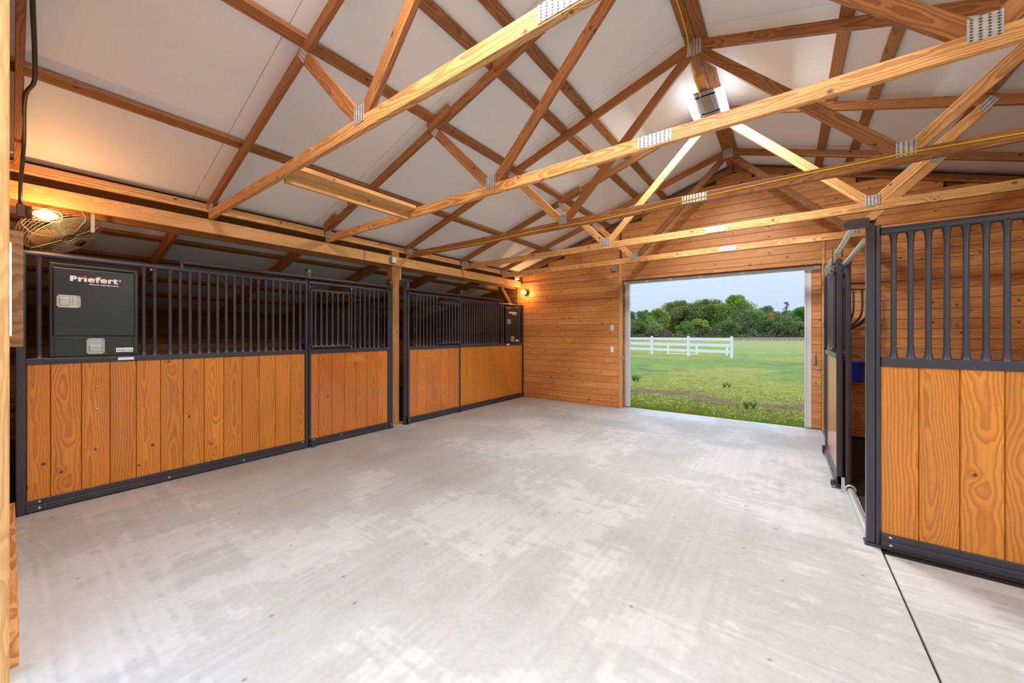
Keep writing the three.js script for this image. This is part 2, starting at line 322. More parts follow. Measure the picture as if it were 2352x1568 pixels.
TRUSS_Z.forEach((z, i) => {
  const t = thing('roof_truss', trussNames[i], 'truss', [RIDGE_X, 2.7, z], 0, 'pine roof trusses'), D = -0.019, up = (x) => chordTop(RIDGE_X + x) - 2.7;
  const tm = pick(M.chord), y = 0.045;
  board('bottom_chord', t, [-HALF + 0.03, y, D], [0, y, D], [0, 1, 0], 0.089, 0.038, i === 2 ? M.chord[3] : pick(M.truss));
  board('bottom_chord', t, [0.002, y, D], [HALF - 0.03, y, D], [0, 1, 0], 0.089, 0.038, i === 2 ? M.chord[3] : pick(M.truss));
  for (const s of [-1, 1]) {
    board('top_chord', t, [s * (HALF + 0.03), up(HALF + 0.03) - 0.047, D], [0, up(0) - 0.047, D], [0, 1, 0], 0.089, 0.0375, pick(M.chord));
    board('web', t, [s * 2.13, up(2.13) - 0.1, D], [s * 1.44, 0.1, D], [1, 0, 0], 0.089, 0.037, pick(i < 2 ? M.chord : M.truss));
    board('web', t, [s * 0.05, up(0) - 0.13, D], [s * 1.36, 0.1, D], [1, 0, 0], 0.089, 0.0365, pick(i === 3 ? M.truss : M.chord));
    plate(t, s * 1.4, 0.103, 0.105, 0.107, 0.001); plate(t, s * 2.14, up(2.14) - 0.085, 0.07, 0.12, 0.001, -s * 0.75);
    plate(t, s * (HALF - 0.1), 0.1, 0.16, 0.08, 0.001);
  }
  plate(t, 0, 0.05, 0.212, 0.076, 0.0012); plate(t, 0, up(0) - 0.075, 0.13, 0.15, 0.001);
  if (i === 1) for (const [x, l] of [[-2.05, 0.3], [-3.55, 0.25], [-4.12, 0.28], [-1.1, 0.5]]) board('scab_block', t, [x - l / 2, up(x - l / 2) - 0.03, 0.02], [x + l / 2, up(x + l / 2) - 0.03, 0.02], [0, 1, 0], 0.085, 0.036, M.chord[2]);
  if (i === 3) board('scab_block', t, [-2.15, up(2.15) - 0.03, 0.02], [-1.8, up(1.8) - 0.03, 0.02], [0, 1, 0], 0.085, 0.036, M.chord[2]);
});
{ // two boards nailed together, lying between the first two trusses
  const t = thing('bracing_beam', 'pale pine brace of two boards spanning the first two trusses', 'beam', [-3.2, 2.72, -1.9]);
  board('plank', t, [0.03, 0.066, 0.585], [0.03, 0.066, -0.625], [1, 0, 0], 0.12, 0.038, M.beam[1]);
  board('plank', t, [-0.05, 0.005, 0.58], [-0.05, 0.005, -0.625], [0, 1, 0], 0.085, 0.038, M.beam[0]);
}

// ---------------------------------------------------------------- header beam and post in front of the left stalls
{
  const t = thing('header_beam', 'long pine header beam running above the left stalls', 'beam', [-5.04, 2.56, -3.6]);
  board('front_board', t, [0, 0.07, 3.6], [0, 0.07, -3.55], [0, 1, 0], 0.145, 0.038, M.beam[2]);
  board('back_board', t, [-0.14, 0.035, 3.6], [-0.14, 0.035, -3.55], [0, 1, 0], 0.14, 0.038, M.chord[1]);
  const p = thing('support_post', 'square timber post between the two left stalls', 'post', [-5.125, 0, -3.7]);
  board('post_shaft', p, [0, 0, 0], [0, 2.84, 0], [0, 0, 1], 0.135, 0.13, M.post[1], 0.006);
  board('cleat', p, [0.04, 2.35, -0.085], [0.04, 2.56, -0.085], [1, 0, 0], 0.06, 0.03, M.beam[1]);
}

// ---------------------------------------------------------------- stall fronts
const font = await new FontLoader().loadAsync('fonts/droid/droid_sans_bold.typeface.json');
const fontR = await new FontLoader().loadAsync('fonts/droid/droid_sans_regular.typeface.json');
function lettering(text, size, wide, depth = 0.0012, f = font) { const g = new TextGeometry(text, { font: f, size, depth, curveSegments: 4, bevelEnabled: false }); g.scale(wide, 1, 1); return g; }
const barGeo = (() => { const c = new Map(); return (h) => { const k = h.toFixed(3); if (!c.has(k)) c.set(k, lathe([[0.027, 0], [0.0225, 0.012], [0.0185, 0.035], [0.0158, 0.08], [0.0152, 0.13], [0.0152, h - 0.13], [0.0158, h - 0.08], [0.0185, h - 0.035], [0.0225, h - 0.012], [0.027, h]], 14)); return c.get(k); }; })();
const boltGeo = lathe([[0, 0.006], [0.006, 0.0045], [0.01, 0.001], [0.01, 0]], 10).rotateX(Math.PI / 2);
function bars(parent, us, y0, y1, n) { for (const u of us) { const b = mesh('bar', barGeo(y1 - y0), M.metal, parent); b.position.set(u, y0, n); b.scale.z = 0.8; } }
function boards(parent, edges, y0, y1, mats) { for (let i = 0; i + 1 < edges.length; i++) { const a = Math.min(edges[i], edges[i + 1]), b = Math.max(edges[i], edges[i + 1]); board('board', parent, [(a + b) / 2, y0, -0.03], [(a + b) / 2, y1, -0.03], [-1, 0, 0], b - a - 0.003, 0.036, pick(mats), 0.004); } }
function bolts(parent, list) { for (const [u, y, n] of list) { const b = mesh('bolt', boltGeo, M.steel, parent); b.position.set(u, y, n); } }
function channel(u0, u1) { return merged([bx(u0, u1, 0.018, 0.104, -0.045, 0, 0.004), bx(u0, u1, 0.012, 0.06, 0, 0.012, 0.004), bx(u0, u1, 0.062, 0.068, -0.002, 0.006)]); }
function latch(w, h, horizontal) {   // recessed paddle latch
  const l = [bx(-w / 2, w / 2, -h / 2, h / 2, 0, 0.004, 0.002), bx(-w / 2, -w / 2 + 0.012, -h / 2, h / 2, 0.003, 0.009, 0.002), bx(w / 2 - 0.012, w / 2, -h / 2, h / 2, 0.003, 0.009, 0.002), bx(-w / 2, w / 2, h / 2 - 0.012, h / 2, 0.003, 0.009, 0.002), bx(-w / 2, w / 2, -h / 2, -h / 2 + 0.012, 0.003, 0.009, 0.002)];
  l.push(horizontal ? bx(-w / 2 + 0.016, 0.005, -h / 2 + 0.018, h / 2 - 0.018, 0.004, 0.013, 0.004) : bx(-w / 2 + 0.018, w / 2 - 0.018, -h / 2 + 0.016, 0.008, 0.004, 0.013, 0.004));
  l.push(horizontal ? bx(0.022, w / 2 - 0.02, -h / 2 + 0.02, h / 2 - 0.02, 0.004, 0.007, 0.002) : bx(-w / 2 + 0.02, w / 2 - 0.02, 0.03, h / 2 - 0.02, 0.004, 0.007, 0.002));
  return merged(l);
}
function feeder(panel, u0) {   // hinged steel feed hatch between bars, u0 its left edge
  const f = mesh('feed_hatch', merged([bx(0, 0.03, 1.27, 2.06, -0.03, 0.002, 0.006), bx(0.495, 0.53, 1.27, 2.06, -0.03, 0.002, 0.006), bx(0, 0.53, 2.035, 2.065, -0.03, 0.004, 0.008), bx(0, 0.53, 1.27, 1.44, -0.03, -0.002, 0.004), bx(0.01, 0.52, 1.3, 2.05, -0.05, -0.03)]), M.hatch, panel);
  f.position.x = u0;
  mesh('hatch_door', bx(0.016, 0.508, 1.443, 2.031, -0.02, 0.014, 0.012), M.hatch, f);
  const a = mesh('paddle_latch', latch(0.134, 0.106, true), M.steel, f); a.position.set(0.105, 1.739, 0.013);
  const b = mesh('paddle_latch', latch(0.11, 0.138, false), M.steel, f); b.position.set(0.26, 1.354, -0.002);
  const fit = (text, f, x, y, w, h, bold) => { const g = new TextGeometry(text, { font: f, size: 0.05, depth: 0.001, curveSegments: 4, bevelEnabled: true, bevelThickness: 0.0002, bevelSize: bold, bevelSegments: 1 }); g.computeBoundingBox(); const q = g.boundingBox; g.translate(-q.min.x, -q.min.y, 0); return g.scale(w / (q.max.x - q.min.x), h / (q.max.y - q.min.y), 1).translate(x, y, 0); };
  const w = mesh('lettering', merged([fit('Pr\u0131efert', font, 0.112, 1.916, 0.283, 0.05, 0.0022), fit('\u00ae', font, 0.4, 1.94, 0.017, 0.017, 0.0005), fit('Ranch Equipment', font, 0.222, 1.889, 0.178, 0.0165, 0.001)]), M.white, f); w.position.z = 0.0142;
  const dot = mesh('letter_dot', new THREE.CylinderGeometry(0.0125, 0.0125, 0.0014, 4).rotateX(Math.PI / 2), stdMat({ color: 0xc2201c, roughness: 0.5 }), f); dot.position.set(0.197, 1.964, 0.0155);
  const st = mesh('label_sticker', bx(0.385, 0.507, 1.297, 1.335, -0.002, -0.0008), M.white, f);
  const tx = mesh('label_lettering', lettering('Powder Coated', 0.011, 1.05), M.black, f); tx.position.set(0.392, 1.308, -0.001);
  bars(panel, [u0 + 0.57], 1.262, 2.1, -0.022); bars(panel, [u0 - 0.05], 1.262, 2.1, -0.022);
}
function fixedPanel(label, z0, len, mirror, group) {
  const t = thing('stall_front_panel', label, 'stall panel', [XL, 0, z0], Math.PI / 2, group), U = (u) => mirror ? len - u : u;
  const span = (a, b) => [Math.min(U(a), U(b)), Math.max(U(a), U(b))];
  mesh('post', merged([bx(...span(-0.048, 0.004), 0, 2.13, -0.05, 0.002, 0.006), bx(...span(-0.07, 0.02), 0, 0.006, -0.06, 0.01)]), M.metal, t);
  mesh('post', merged([rod([U(len + 0.022), 0, -0.022], [U(len + 0.022), 2.14, -0.022], 0.0235, 16), bx(...span(len - 0.012, len + 0.046), 0, 0.008, -0.06, 0.0)]), M.metal, t);
  mesh('bottom_channel', channel(...span(0, len)), M.metal, t);
  mesh('middle_rail', merged([bx(...span(0.002, len - 0.001), 1.21, 1.262, -0.043, 0.001, 0.005), bx(...span(0.09, 0.78), 1.228, 1.258, 0.002, 0.01, 0.004)]), M.metal, t);
  mesh('top_rail', rod([U(-0.05), 2.12, -0.022], [U(len), 2.12, -0.022], 0.0245, 16), M.metal, t);
  const n = 13, e = [0.006]; for (let i = 0; i < n; i++) e.push(i === 0 ? 0.122 + 0.006 : 0.128 + (len - 0.128) * i / (n - 1));
  boards(t, e.map(U), 0.1, 1.215, M.stall);
  const f0 = mirror ? U(0.65) : 0.12; feeder(t, f0);
  const first = 0.88, step = (len - 0.03 - first) / 16.3, us = [0.768]; for (let i = 0; i < 17; i++) us.push(first + i * step);
  bars(t, us.map(U), 1.26, 2.102, -0.022);
  bolts(t, [[U(0.07), 0.083, 0.001], [U(0.07), 0.035, 0.013], [U(len * 0.4), 0.036, 0.013], [U(len * 0.69), 0.036, 0.013], [U(len - 0.03), 0.083, 0.001], [U(0.74), 2.085, -0.004]]);
  bolts(t, [0.991, 0.792].map((y) => [mirror ? U(0.39) : 0.388, y, -0.012]));
  const st = mesh('sticker', bx(0, 0.105, 1.222, 1.262, 0.0105, 0.0112), M.white, t); st.position.x = mirror ? U(0.62) : 0.515;
  const st2 = mesh('sticker_band', bx(0, 0.105, 1.247, 1.262, 0.0112, 0.0117), stdMat({ color: 0x3a4a9a, roughness: 0.4 }), t); st2.position.x = st.position.x;
  return t;
}
function stallDoor(label, z0, len, mirror, opts = {}) {
  const t = thing('stall_door', label, 'stall door', opts.pos || [XL, 0, z0], opts.turn ?? Math.PI / 2, 'sliding stall doors'), U = (u) => mirror ? len - u : u;
  const span = (a, b) => [Math.min(U(a), U(b)), Math.max(U(a), U(b))];
  mesh('stile', bx(...span(0, 0.03), 0.02, 2.1, -0.045, 0, 0.008), M.metal, t);
  mesh('stile', bx(...span(len - 0.045, len), 0.02, 2.13, -0.045, 0.004, 0.01), M.metal, t);
  mesh('bottom_channel', channel(...span(0, len)), M.metal, t);
  mesh('middle_rail', bx(...span(0.025, len - 0.04), 1.205, 1.262, -0.043, 0.002, 0.005), M.metal, t);
  mesh('top_rail', rod([U(0), 2.13, -0.02], [U(len), 2.13, -0.02], 0.0245, 16), M.metal, t);
  const e = [0.012]; for (let i = 1; i <= 7; i++) e.push(0.13 + (len - 0.045 - 0.13) * (i - 1) / 6);
  boards(t, e.map(U), 0.1, 1.21, M.door);
  if (!opts.pos) { const q = board('unfaded_patch', t, [U(mirror ? 0.57 : 0.515), 1.122, -0.0118], [U(mirror ? 0.83 : 0.775), 1.122, -0.0118], [0, 1, 0], 0.1, 0.0012, M.pale); q.userData.label = 'paler patch where a sign was'; }
  const gw = len * 0.435;   // drop-down window
  const g = mesh('yoke_gate', merged([rod([U(0.02), 2.03, 0.012], [U(gw), 2.03, 0.012], 0.018, 12), rod([U(0.02), 1.3, 0.012], [U(gw), 1.3, 0.012], 0.02, 12), rod([U(gw), 1.28, 0.012], [U(gw), 2.05, 0.012], 0.014, 12), rod([U(0.025), 1.3, 0.012], [U(0.025), 2.03, 0.012], 0.014, 12),
    new THREE.TorusGeometry(0.028, 0.005, 6, 16).translate(U(0.012), 2.03, 0.02), new THREE.TorusGeometry(0.028, 0.005, 6, 16).translate(U(0.012), 1.3, 0.02), new THREE.TorusGeometry(0.03, 0.005, 6, 16).translate(U(gw + 0.03), 1.93, 0.012), new THREE.TorusGeometry(0.03, 0.005, 6, 16).translate(U(gw + 0.03), 1.34, 0.012)]), M.metal, t);
  const gb = []; for (let i = 0; i < 6; i++) gb.push(0.075 + i * (gw - 0.09) / 5.9); bars(g, gb.map(U), 1.31, 2.02, 0.012);
  mesh('hinge_post', rod([U(gw + 0.05), 1.26, -0.012], [U(gw + 0.05), 2.12, -0.012], 0.014, 10), M.metal, t);
  const b0 = gw + 0.115, us = []; for (let i = 0; i < 6; i++) us.push(b0 + i * (len - 0.2 - b0) / 5); bars(t, us.map(U), 1.26, 2.112, -0.02);
  mesh('latch_rod', merged([rod([U(len - 0.12), 1.25, 0.012], [U(len - 0.12), 2.1, 0.012], 0.008, 8), new THREE.TorusGeometry(0.02, 0.006, 6, 14).translate(U(len - 0.135), 1.285, 0.016), bx(...span(len - 0.13, len - 0.11), 1.52, 1.57, 0.014, 0.024)]), M.metal, t);
  mesh('foot_bracket', merged([bx(...span(len - 0.035, len + 0.01), 0.0, 0.1, 0.004, 0.03, 0.006), bx(...span(0.01, 0.06), 0.0, 0.05, 0.012, 0.04, 0.006)]), M.metal, t);
  bolts(t, [[U(0.06), 0.084, 0.001], [U(len * 0.35), 0.07, 0.007], [U(len - 0.02), 0.07, 0.031], [U(gw + 0.05), 2.1, 0.004], [U(gw + 0.05), 1.285, 0.004]]);
  return t;
}
fixedPanel('near left stall front of orange boards with bars and a black feed hatch', -0.075, 2.17, false, 'fixed stall front panels');
stallDoor('closed sliding stall door left of the timber post, reddish boards and barred window', -2.292, 1.225, false);
stallDoor('closed sliding stall door right of the timber post, reddish boards and barred window', -3.838, 1.22, true);
fixedPanel('far left stall front against the plank end wall, with a black feed hatch', -5.075, 2.03, true, 'fixed stall front panels');
function track(label, z0, z1, posts, jambZ, jambLabel) {
  const t = thing('door_track', label, 'track', [XL, 0, 0], Math.PI / 2), x = (z) => -z;
  mesh('rail', rod([x(z0), 2.19, 0.03], [x(z1), 2.19, 0.03], 0.019, 14), M.metal, t);
  for (const z of posts) mesh('bracket', merged([bx(x(z) - 0.024, x(z) + 0.024, 2.17, 2.3, 0.04, 0.056, 0.006), bx(x(z) - 0.02, x(z) + 0.02, 2.1, 2.3, -0.03, -0.015, 0.004), bx(x(z) - 0.02, x(z) + 0.02, 2.285, 2.3, -0.03, 0.05, 0.003)]), M.metal, t);
  mesh('hanger', merged([bx(x(z0) - 0.012, x(z0) + 0.012, 2.1, 2.2, -0.01, 0.02, 0.004), bx(x(z1) - 0.012, x(z1) + 0.012, 2.1, 2.2, -0.01, 0.02, 0.004)]), M.metal, t);
  bolts(t, posts.map((z) => [x(z), 2.26, 0.056]));
  const j = thing('jamb_post', jambLabel, 'post', [XL - 0.035, 0, jambZ]); mesh('post_shaft', bx(-0.025, 0.025, 0, 2.28, -0.02, 0.02, 0.006), M.metal, j); mesh('foot_plate', bx(-0.04, 0.05, 0, 0.008, -0.025, 0.025, 0.002), M.metal, j);
}
track('charcoal sliding door track of the near left stall, its end left of the post', -1.04, -3.46, [-2.272, -3.49], -3.548, 'slim charcoal jamb on the left side of the timber post');
track('charcoal sliding door track of the far left stall, its end beside the far wall', -6.2, -3.86, [-5.04, -3.81], -3.81, 'slim charcoal jamb on the right side of the timber post');
{ const t = thing('timber_brace', 'rough log brace slanting under the beam in the far left stall', 'brace', [-5.3, 2.2, -7.0]); mesh('log', merged([rod([0, -0.05, -0.1], [0.02, 0.38, 0.32], 0.062, 9, 0.055), rod([0.02, 0.2, 0.12], [0.05, 0.26, 0.16], 0.03, 7, 0.02)]), M.dark[2], t); }
// bars between the two left stalls
{
  const t = thing('stall_partition', 'dark barred divider between the two left stalls, seen through the bars', 'partition', [-8.5, 0, -3.76]);
  const L = 3.28; mesh('frame', merged([bx(0, L, 1.2, 1.26, -0.05, 0, 0.006), bx(0, L, 2.02, 2.07, -0.05, 0, 0.006), bx(0, 0.05, 0, 1.75, -0.05, 0), bx(L - 0.05, L, 0, 2.07, -0.05, 0)]), M.metal, t);
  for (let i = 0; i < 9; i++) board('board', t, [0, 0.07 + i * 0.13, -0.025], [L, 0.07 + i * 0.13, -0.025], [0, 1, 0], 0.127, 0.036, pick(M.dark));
  const us = []; for (let i = 0; i < 32; i++) us.push(0.3 + i * 0.09); bars(t, us, 1.26, 2.02, -0.025);
}

// ---------------------------------------------------------------- right stall: side panel, corner post, front, open door
{
  const Z = -3.536, L = 3.05;
  const t = thing('stall_side_panel', 'tall side panel of the right stall, wide orange boards under black bars', 'stall panel', [0.451, 0, Z]);
  mesh('corner_post', merged([bx(0, 0.044, 0.02, 2.235, -0.055, 0.0, 0.006), bx(-0.01, 0.1, 0, 0.02, -0.07, 0.012, 0.003)]), M.metal, t);
  mesh('post', rod([0.059, 0.01, -0.02], [0.059, 2.21, -0.02], 0.0165, 16), M.metal, t);
  mesh('post', bx(L, L + 0.05, 0, 2.22, -0.05, 0, 0.006), M.metal, t);
  mesh('bottom_channel', channel(0.072, L), M.metal, t);
  mesh('middle_rail', bx(0.074, L, 1.24, 1.3, -0.045, 0.002, 0.006), M.metal, t);
  mesh('top_rail', rod([0.074, 2.165, -0.02], [L, 2.165, -0.02], 0.026, 18), M.metal, t);
  const e = []; for (let u = 0.075, i = 0; u < L; i++) { e.push(u); u += 0.178; } e.push(L); boards(t, e, 0.1, 1.245, M.stall);
  const us = []; for (let u = 0.136; u < L - 0.04; u += 0.0802) us.push(u); bars(t, us, 1.297, 2.145, -0.02);
  bolts(t, [[0.118, 0.082, 0.001], [0.118, 0.034, 0.013], [1.2, 0.034, 0.013]]);
  const f = thing('stall_front_panel', 'right stall front standing behind its open sliding door', 'stall panel', [0.448, 0, -7.08], -Math.PI / 2, 'fixed stall front panels');
  const FL = 2.46;
  mesh('post', merged([bx(0, 0.05, 0, 2.13, -0.05, 0.002, 0.006), bx(-0.02, 0.07, 0, 0.006, -0.06, 0.0)]), M.metal, f);
  mesh('post', bx(FL - 0.05, FL, 0, 2.1, -0.04, 0.0, 0.012), M.metal, f);
  mesh('bottom_channel', channel(0.05, FL - 0.05), M.metal, f);
  mesh('middle_rail', bx(0.05, FL - 0.05, 1.21, 1.262, -0.045, 0.004, 0.005), M.metal, f);
  mesh('top_rail', rod([0.02, 2.12, -0.022], [FL, 2.12, -0.022], 0.0245, 14), M.metal, f);
  const fe = []; for (let i = 0; i <= 14; i++) fe.push(0.05 + (FL - 0.1) * i / 14); boards(f, fe, 0.1, 1.215, M.stall);
  const fu = []; for (let i = 0; i < 29; i++) fu.push(0.1 + i * 0.08); bars(f, fu, 1.26, 2.1, -0.022);
  stallDoor('open sliding stall door at the right stall, boards pale in the glancing daylight', 0, 1.22, true, { pos: [0.385, 0.02, -5.86], turn: -Math.PI / 2 });
  const k = thing('door_track', 'galvanised double track over the open stall door at right', 'track', [0.4, 0, 0], -Math.PI / 2);
  mesh('rail', merged([rod([-5.95, 2.235, 0.005], [-3.525, 2.235, 0.005], 0.019, 16), bx(-5.95, -3.525, 2.2, 2.222, 0.002, 0.008)]), M.galv, k);
  mesh('rail', rod([-5.95, 2.12, -0.05], [-3.6, 2.12, -0.05], 0.02, 16), M.galv, k);
  mesh('corner_bracket', merged([bx(-3.522, -3.508, 2.195, 2.265, -0.065, 0.04, 0.006), new THREE.CylinderGeometry(0.035, 0.035, 0.012, 20).rotateZ(Math.PI / 2).translate(-3.515, 2.23, 0.035), bx(-3.58, -3.508, 2.236, 2.244, -0.1, -0.045, 0.002)]), M.metal, k);
  for (const z of [-4.72, -5.72]) mesh('hanger', merged([bx(z - 0.03, z + 0.03, 2.13, 2.29, 0.034, 0.041, 0.003), bx(z - 0.03, z + 0.03, 2.283, 2.29, -0.03, 0.041, 0.003), bx(z - 0.03, z + 0.03, 2.2, 2.29, -0.037, -0.03, 0.003), bx(z - 0.03, z + 0.03, 2.13, 2.137, 0.0, 0.041, 0.003)]), M.metal, k);
  const g = thing('floor_guide_pipe', 'galvanised guide pipe lying on the slab across the right stall doorway', 'pipe', [0.475, 0, -4.1]);
  mesh('pipe', rod([0, 0.03, 0.51], [0, 0.03, -0.47], 0.024, 16), M.galv, g);
  mesh('end_clamp', merged([new THREE.TorusGeometry(0.036, 0.008, 8, 18).translate(0, 0.04, -0.46), bx(-0.05, 0.04, 0, 0.012, -0.5, -0.42, 0.004), bx(-0.06, -0.035, 0.01, 0.13, -0.5, -0.47, 0.004)]), M.galv, g);
}
{ // corner hay rack, bucket
  const t = thing('hay_rack', 'black barred hay rack in the far corner of the right stall', 'hay rack', [0.5, 1.45, -7.1]);
  const arc = (r, y, n = 8) => { const p = []; for (let i = 0; i <= n; i++) { const a = i / n * Math.PI / 2; p.push(V(r * Math.cos(a), y, r * Math.sin(a))); } return p; };
  mesh('top_ring', merged([tubePath(arc(0.46, 0.69), 0.013, 16), tubePath(arc(0.46, 0.61), 0.01, 16)]), M.metal, t);
  mesh('bottom_ring', merged([tubePath(arc(0.2, 0.02), 0.013, 12), tubePath(arc(0.2, 0.09), 0.012, 12)]), M.metal, t);
  for (let i = 0; i <= 6; i++) { const a = i / 6 * Math.PI / 2, c = Math.cos(a), s = Math.sin(a); mesh('bar', tubePath([V(0.455 * c, 0.62, 0.455 * s), V(0.45 * c, 0.3, 0.45 * s), V(0.4 * c, 0.2, 0.4 * s), V(0.2 * c, 0.05, 0.2 * s)], 0.012, 14), M.metal, t); }
  const b = thing('water_bucket', 'blue plastic bucket hung inside the right stall', 'bucket', [0.755, 0.8, -6.97]);
  mesh('bucket_body', lathe([[0, 0], [0.108, 0], [0.113, 0.006], [0.14, 0.25], [0.152, 0.252], [0.154, 0.285], [0.148, 0.287], [0.144, 0.26], [0.108, 0.012], [0, 0.01]], 32), stdMat({ color: 0x1c2f9c, roughness: 0.4 }), b);
  mesh('bail', tubePath([V(-0.14, 0.275, 0), V(-0.1, 0.36, -0.1), V(0, 0.4, -0.15), V(0.1, 0.36, -0.1), V(0.14, 0.275, 0)], 0.004, 24, 6), M.steel, b);
}

// ---------------------------------------------------------------- back doorway: header flashing, sliding leaves
{
  const h = thing('door_header_track', 'pale metal track above the open barn doorway', 'track', [-1.08, 2.45, -7.3]);
  mesh('flashing', merged([bx(-1.56, 1.53, 0.0, 0.075, -0.03, 0.03, 0.004)]), stdMat({ color: 0xd2d4da, roughness: 0.5, metalness: 0.1 }), h);
  for (const x of [-1.5, -1.06, -0.65, -0.14, 0.5, 1.46]) mesh('track_clip', bx(x - 0.035, x + 0.035, 0.01, 0.07, 0.03, 0.037, 0.002), M.white, h);
  const al = stdMat({ color: 0xd6d4d8, roughness: 0.45, metalness: 0.1 });
  const leaf = (label, x0, x1, edge) => {
    const t = thing('barn_door_leaf', label, 'barn door', [(x0 + x1) / 2, 0.015, -7.36], 0), w = (x1 - x0) / 2;
    mesh('backing', bx(-w, w, 0, 2.44, -0.05, -0.02), M.dark[0], t);
    for (let k = 0; k < 19; k++) { const y = 0.064 + k * 0.1285; board('plank', t, [-w, y, -0.005], [w, y, -0.005], [0, 1, 0], 0.1255, 0.022, pick(M.wall), 0.005); }
    mesh('edge_frame', merged([bx(edge > 0 ? w - 0.04 : -w - 0.045, edge > 0 ? w + 0.045 : -w + 0.04, 0, 2.44, -0.055, 0.016, 0.004), bx(edge > 0 ? w + 0.02 : -w - 0.045, edge > 0 ? w + 0.045 : -w - 0.02, 0, 2.44, 0.012, 0.026, 0.004)]), al, t);
    mesh('pull_handle', tubePath([V(edge * (w - 0.08), 0.98, 0.006), V(edge * (w - 0.08), 0.995, 0.04), V(edge * (w - 0.08), 1.075, 0.05), V(edge * (w - 0.08), 1.15, 0.04), V(edge * (w - 0.08), 1.165, 0.006)], 0.009, 24), M.steel, t);
    mesh('latch', merged([bx(edge * (w - 0.09) - 0.04, edge * (w - 0.09) + 0.04, 2.13, 2.16, 0.006, 0.02, 0.003), bx(edge * (w - 0.12) - 0.025, edge * (w - 0.12) + 0.025, 0.9, 0.93, 0.006, 0.02, 0.003)]), M.steel, t);
  };
  leaf('left sliding barn door leaf, a plank strip beside the doorway', -4.05, -2.555, 1);
  leaf('right sliding barn door leaf, a plank strip with a bow handle', 0.28, 1.8, -1);
  const hs = thing('door_hasp', 'small steel hasp on the left jamb of the doorway', 'hasp', [-2.575, 1.0, ZB + 0.02]); mesh('hasp_plate', merged([bx(-0.03, 0.03, -0.012, 0.012, 0, 0.006, 0.002), bx(0, 0.02, -0.03, 0.03, 0.004, 0.02, 0.004)]), M.steel, hs);
}

// ---------------------------------------------------------------- electrical fittings
function wallPlate(name, label, category, y, slots) {
  const t = thing(name, label, category, [-2.795, y, ZB]);
  mesh('cover_plate', bx(-0.036, 0.036, -0.058, 0.058, 0, 0.007, 0.004), M.ivory, t);
  if (slots) for (const s of [-1, 1]) mesh('outlet_face', merged([bx(-0.017, 0.017, s * 0.02 - 0.014, s * 0.02 + 0.014, 0.005, 0.009, 0.004)]), M.white, t);
  else mesh('toggle', bx(-0.005, 0.005, -0.012, 0.012, 0.005, 0.014, 0.002), M.white, t);
}
wallPlate('light_switch', 'ivory light switch plate on the plank wall left of the doorway', 'switch', 1.593, false);
wallPlate('wall_outlet', 'ivory outlet plate on the plank wall, below the switch', 'outlet', 1.158, true);
{
  const j = thing('junction_box', 'small grey junction box high on the wall left of the doorway', 'box', [-2.755, 2.72, ZB - 0.025]);
  mesh('box_body', bx(-0.04, 0.04, 0, 0.085, 0, 0.05, 0.005), M.grey, j); mesh('conduit', rod([0, 0.085, 0.02], [0, 0.32, 0.02], 0.009), M.steel, j);
  const o = thing('outlet_box', 'grey outlet box on the header beam above the timber post', 'outlet', [-5.02, 2.577, -3.61], Math.PI / 2);
  mesh('box_body', bx(-0.055, 0.04, 0, 0.105, 0, 0.055, 0.006), M.grey, o); mesh('cover_plate', bx(-0.045, 0.032, 0.008, 0.097, 0.055, 0.06, 0.003), M.ivory, o);
  for (const [y] of [[0.033], [0.068]]) mesh('outlet_face', bx(-0.028, -0.004, y - 0.012, y + 0.012, 0.058, 0.063, 0.004), M.white, o);
  mesh('toggle', bx(0.012, 0.02, 0.042, 0.062, 0.058, 0.07, 0.002), M.white, o);
  const zf = -3.843, w = tag(mesh('yellow_cable', tubePath([[-4.985, 2.66, -3.64], [-4.975, 2.645, -3.72], [-4.93, 2.68, -3.8], [-4.88, 2.741, zf], [-4.0, 2.72, zf], [-3.245, 2.712, zf], [-2.6, 2.73, zf], [-2.124, 2.725, zf], [-1.528, 2.718, zf], [-0.683, 2.741, zf], [-0.061, 2.756, zf], [0.513, 2.764, zf], [0.707, 2.766, zf], [1.222, 2.745, zf], [2.3, 2.74, zf], [3.3, 2.74, zf]], 0.0062, 220, 8), M.yellow), 'yellow electric cable stapled along the middle truss chord', 'cable');
  tag(mesh('yellow_cable', tubePath([[-0.722, 4.2, -2.56], [-0.722, 4.212, -3.2], [-0.73, 4.2, -3.7], [-0.735, 4.14, -3.835], [-0.735, 4.074, -3.9], [-0.742, 4.066, -4.2], [-0.752, 4.06, -4.5]], 0.0062, 80, 8), M.yellow), 'yellow electric cable dropping from the ridge to the tube light', 'cable');
  const s = thing('hook_cord', 'thin black cord hanging over the header beam left of the post', 'cord', [-5.012, 2.2, -3.12]); mesh('cord', tubePath([V(0, 0.5, -0.0), V(0.006, 0.4, 0.005), V(0.002, 0.2, 0.01), V(0.012, 0.02, 0.0)], 0.003, 30, 5), M.cable, s); mesh('hook', tubePath([V(0.012, 0.03, 0), V(0.02, 0.0, 0), V(0.012, -0.015, -0.005)], 0.005, 10, 6), M.steel, s);
}
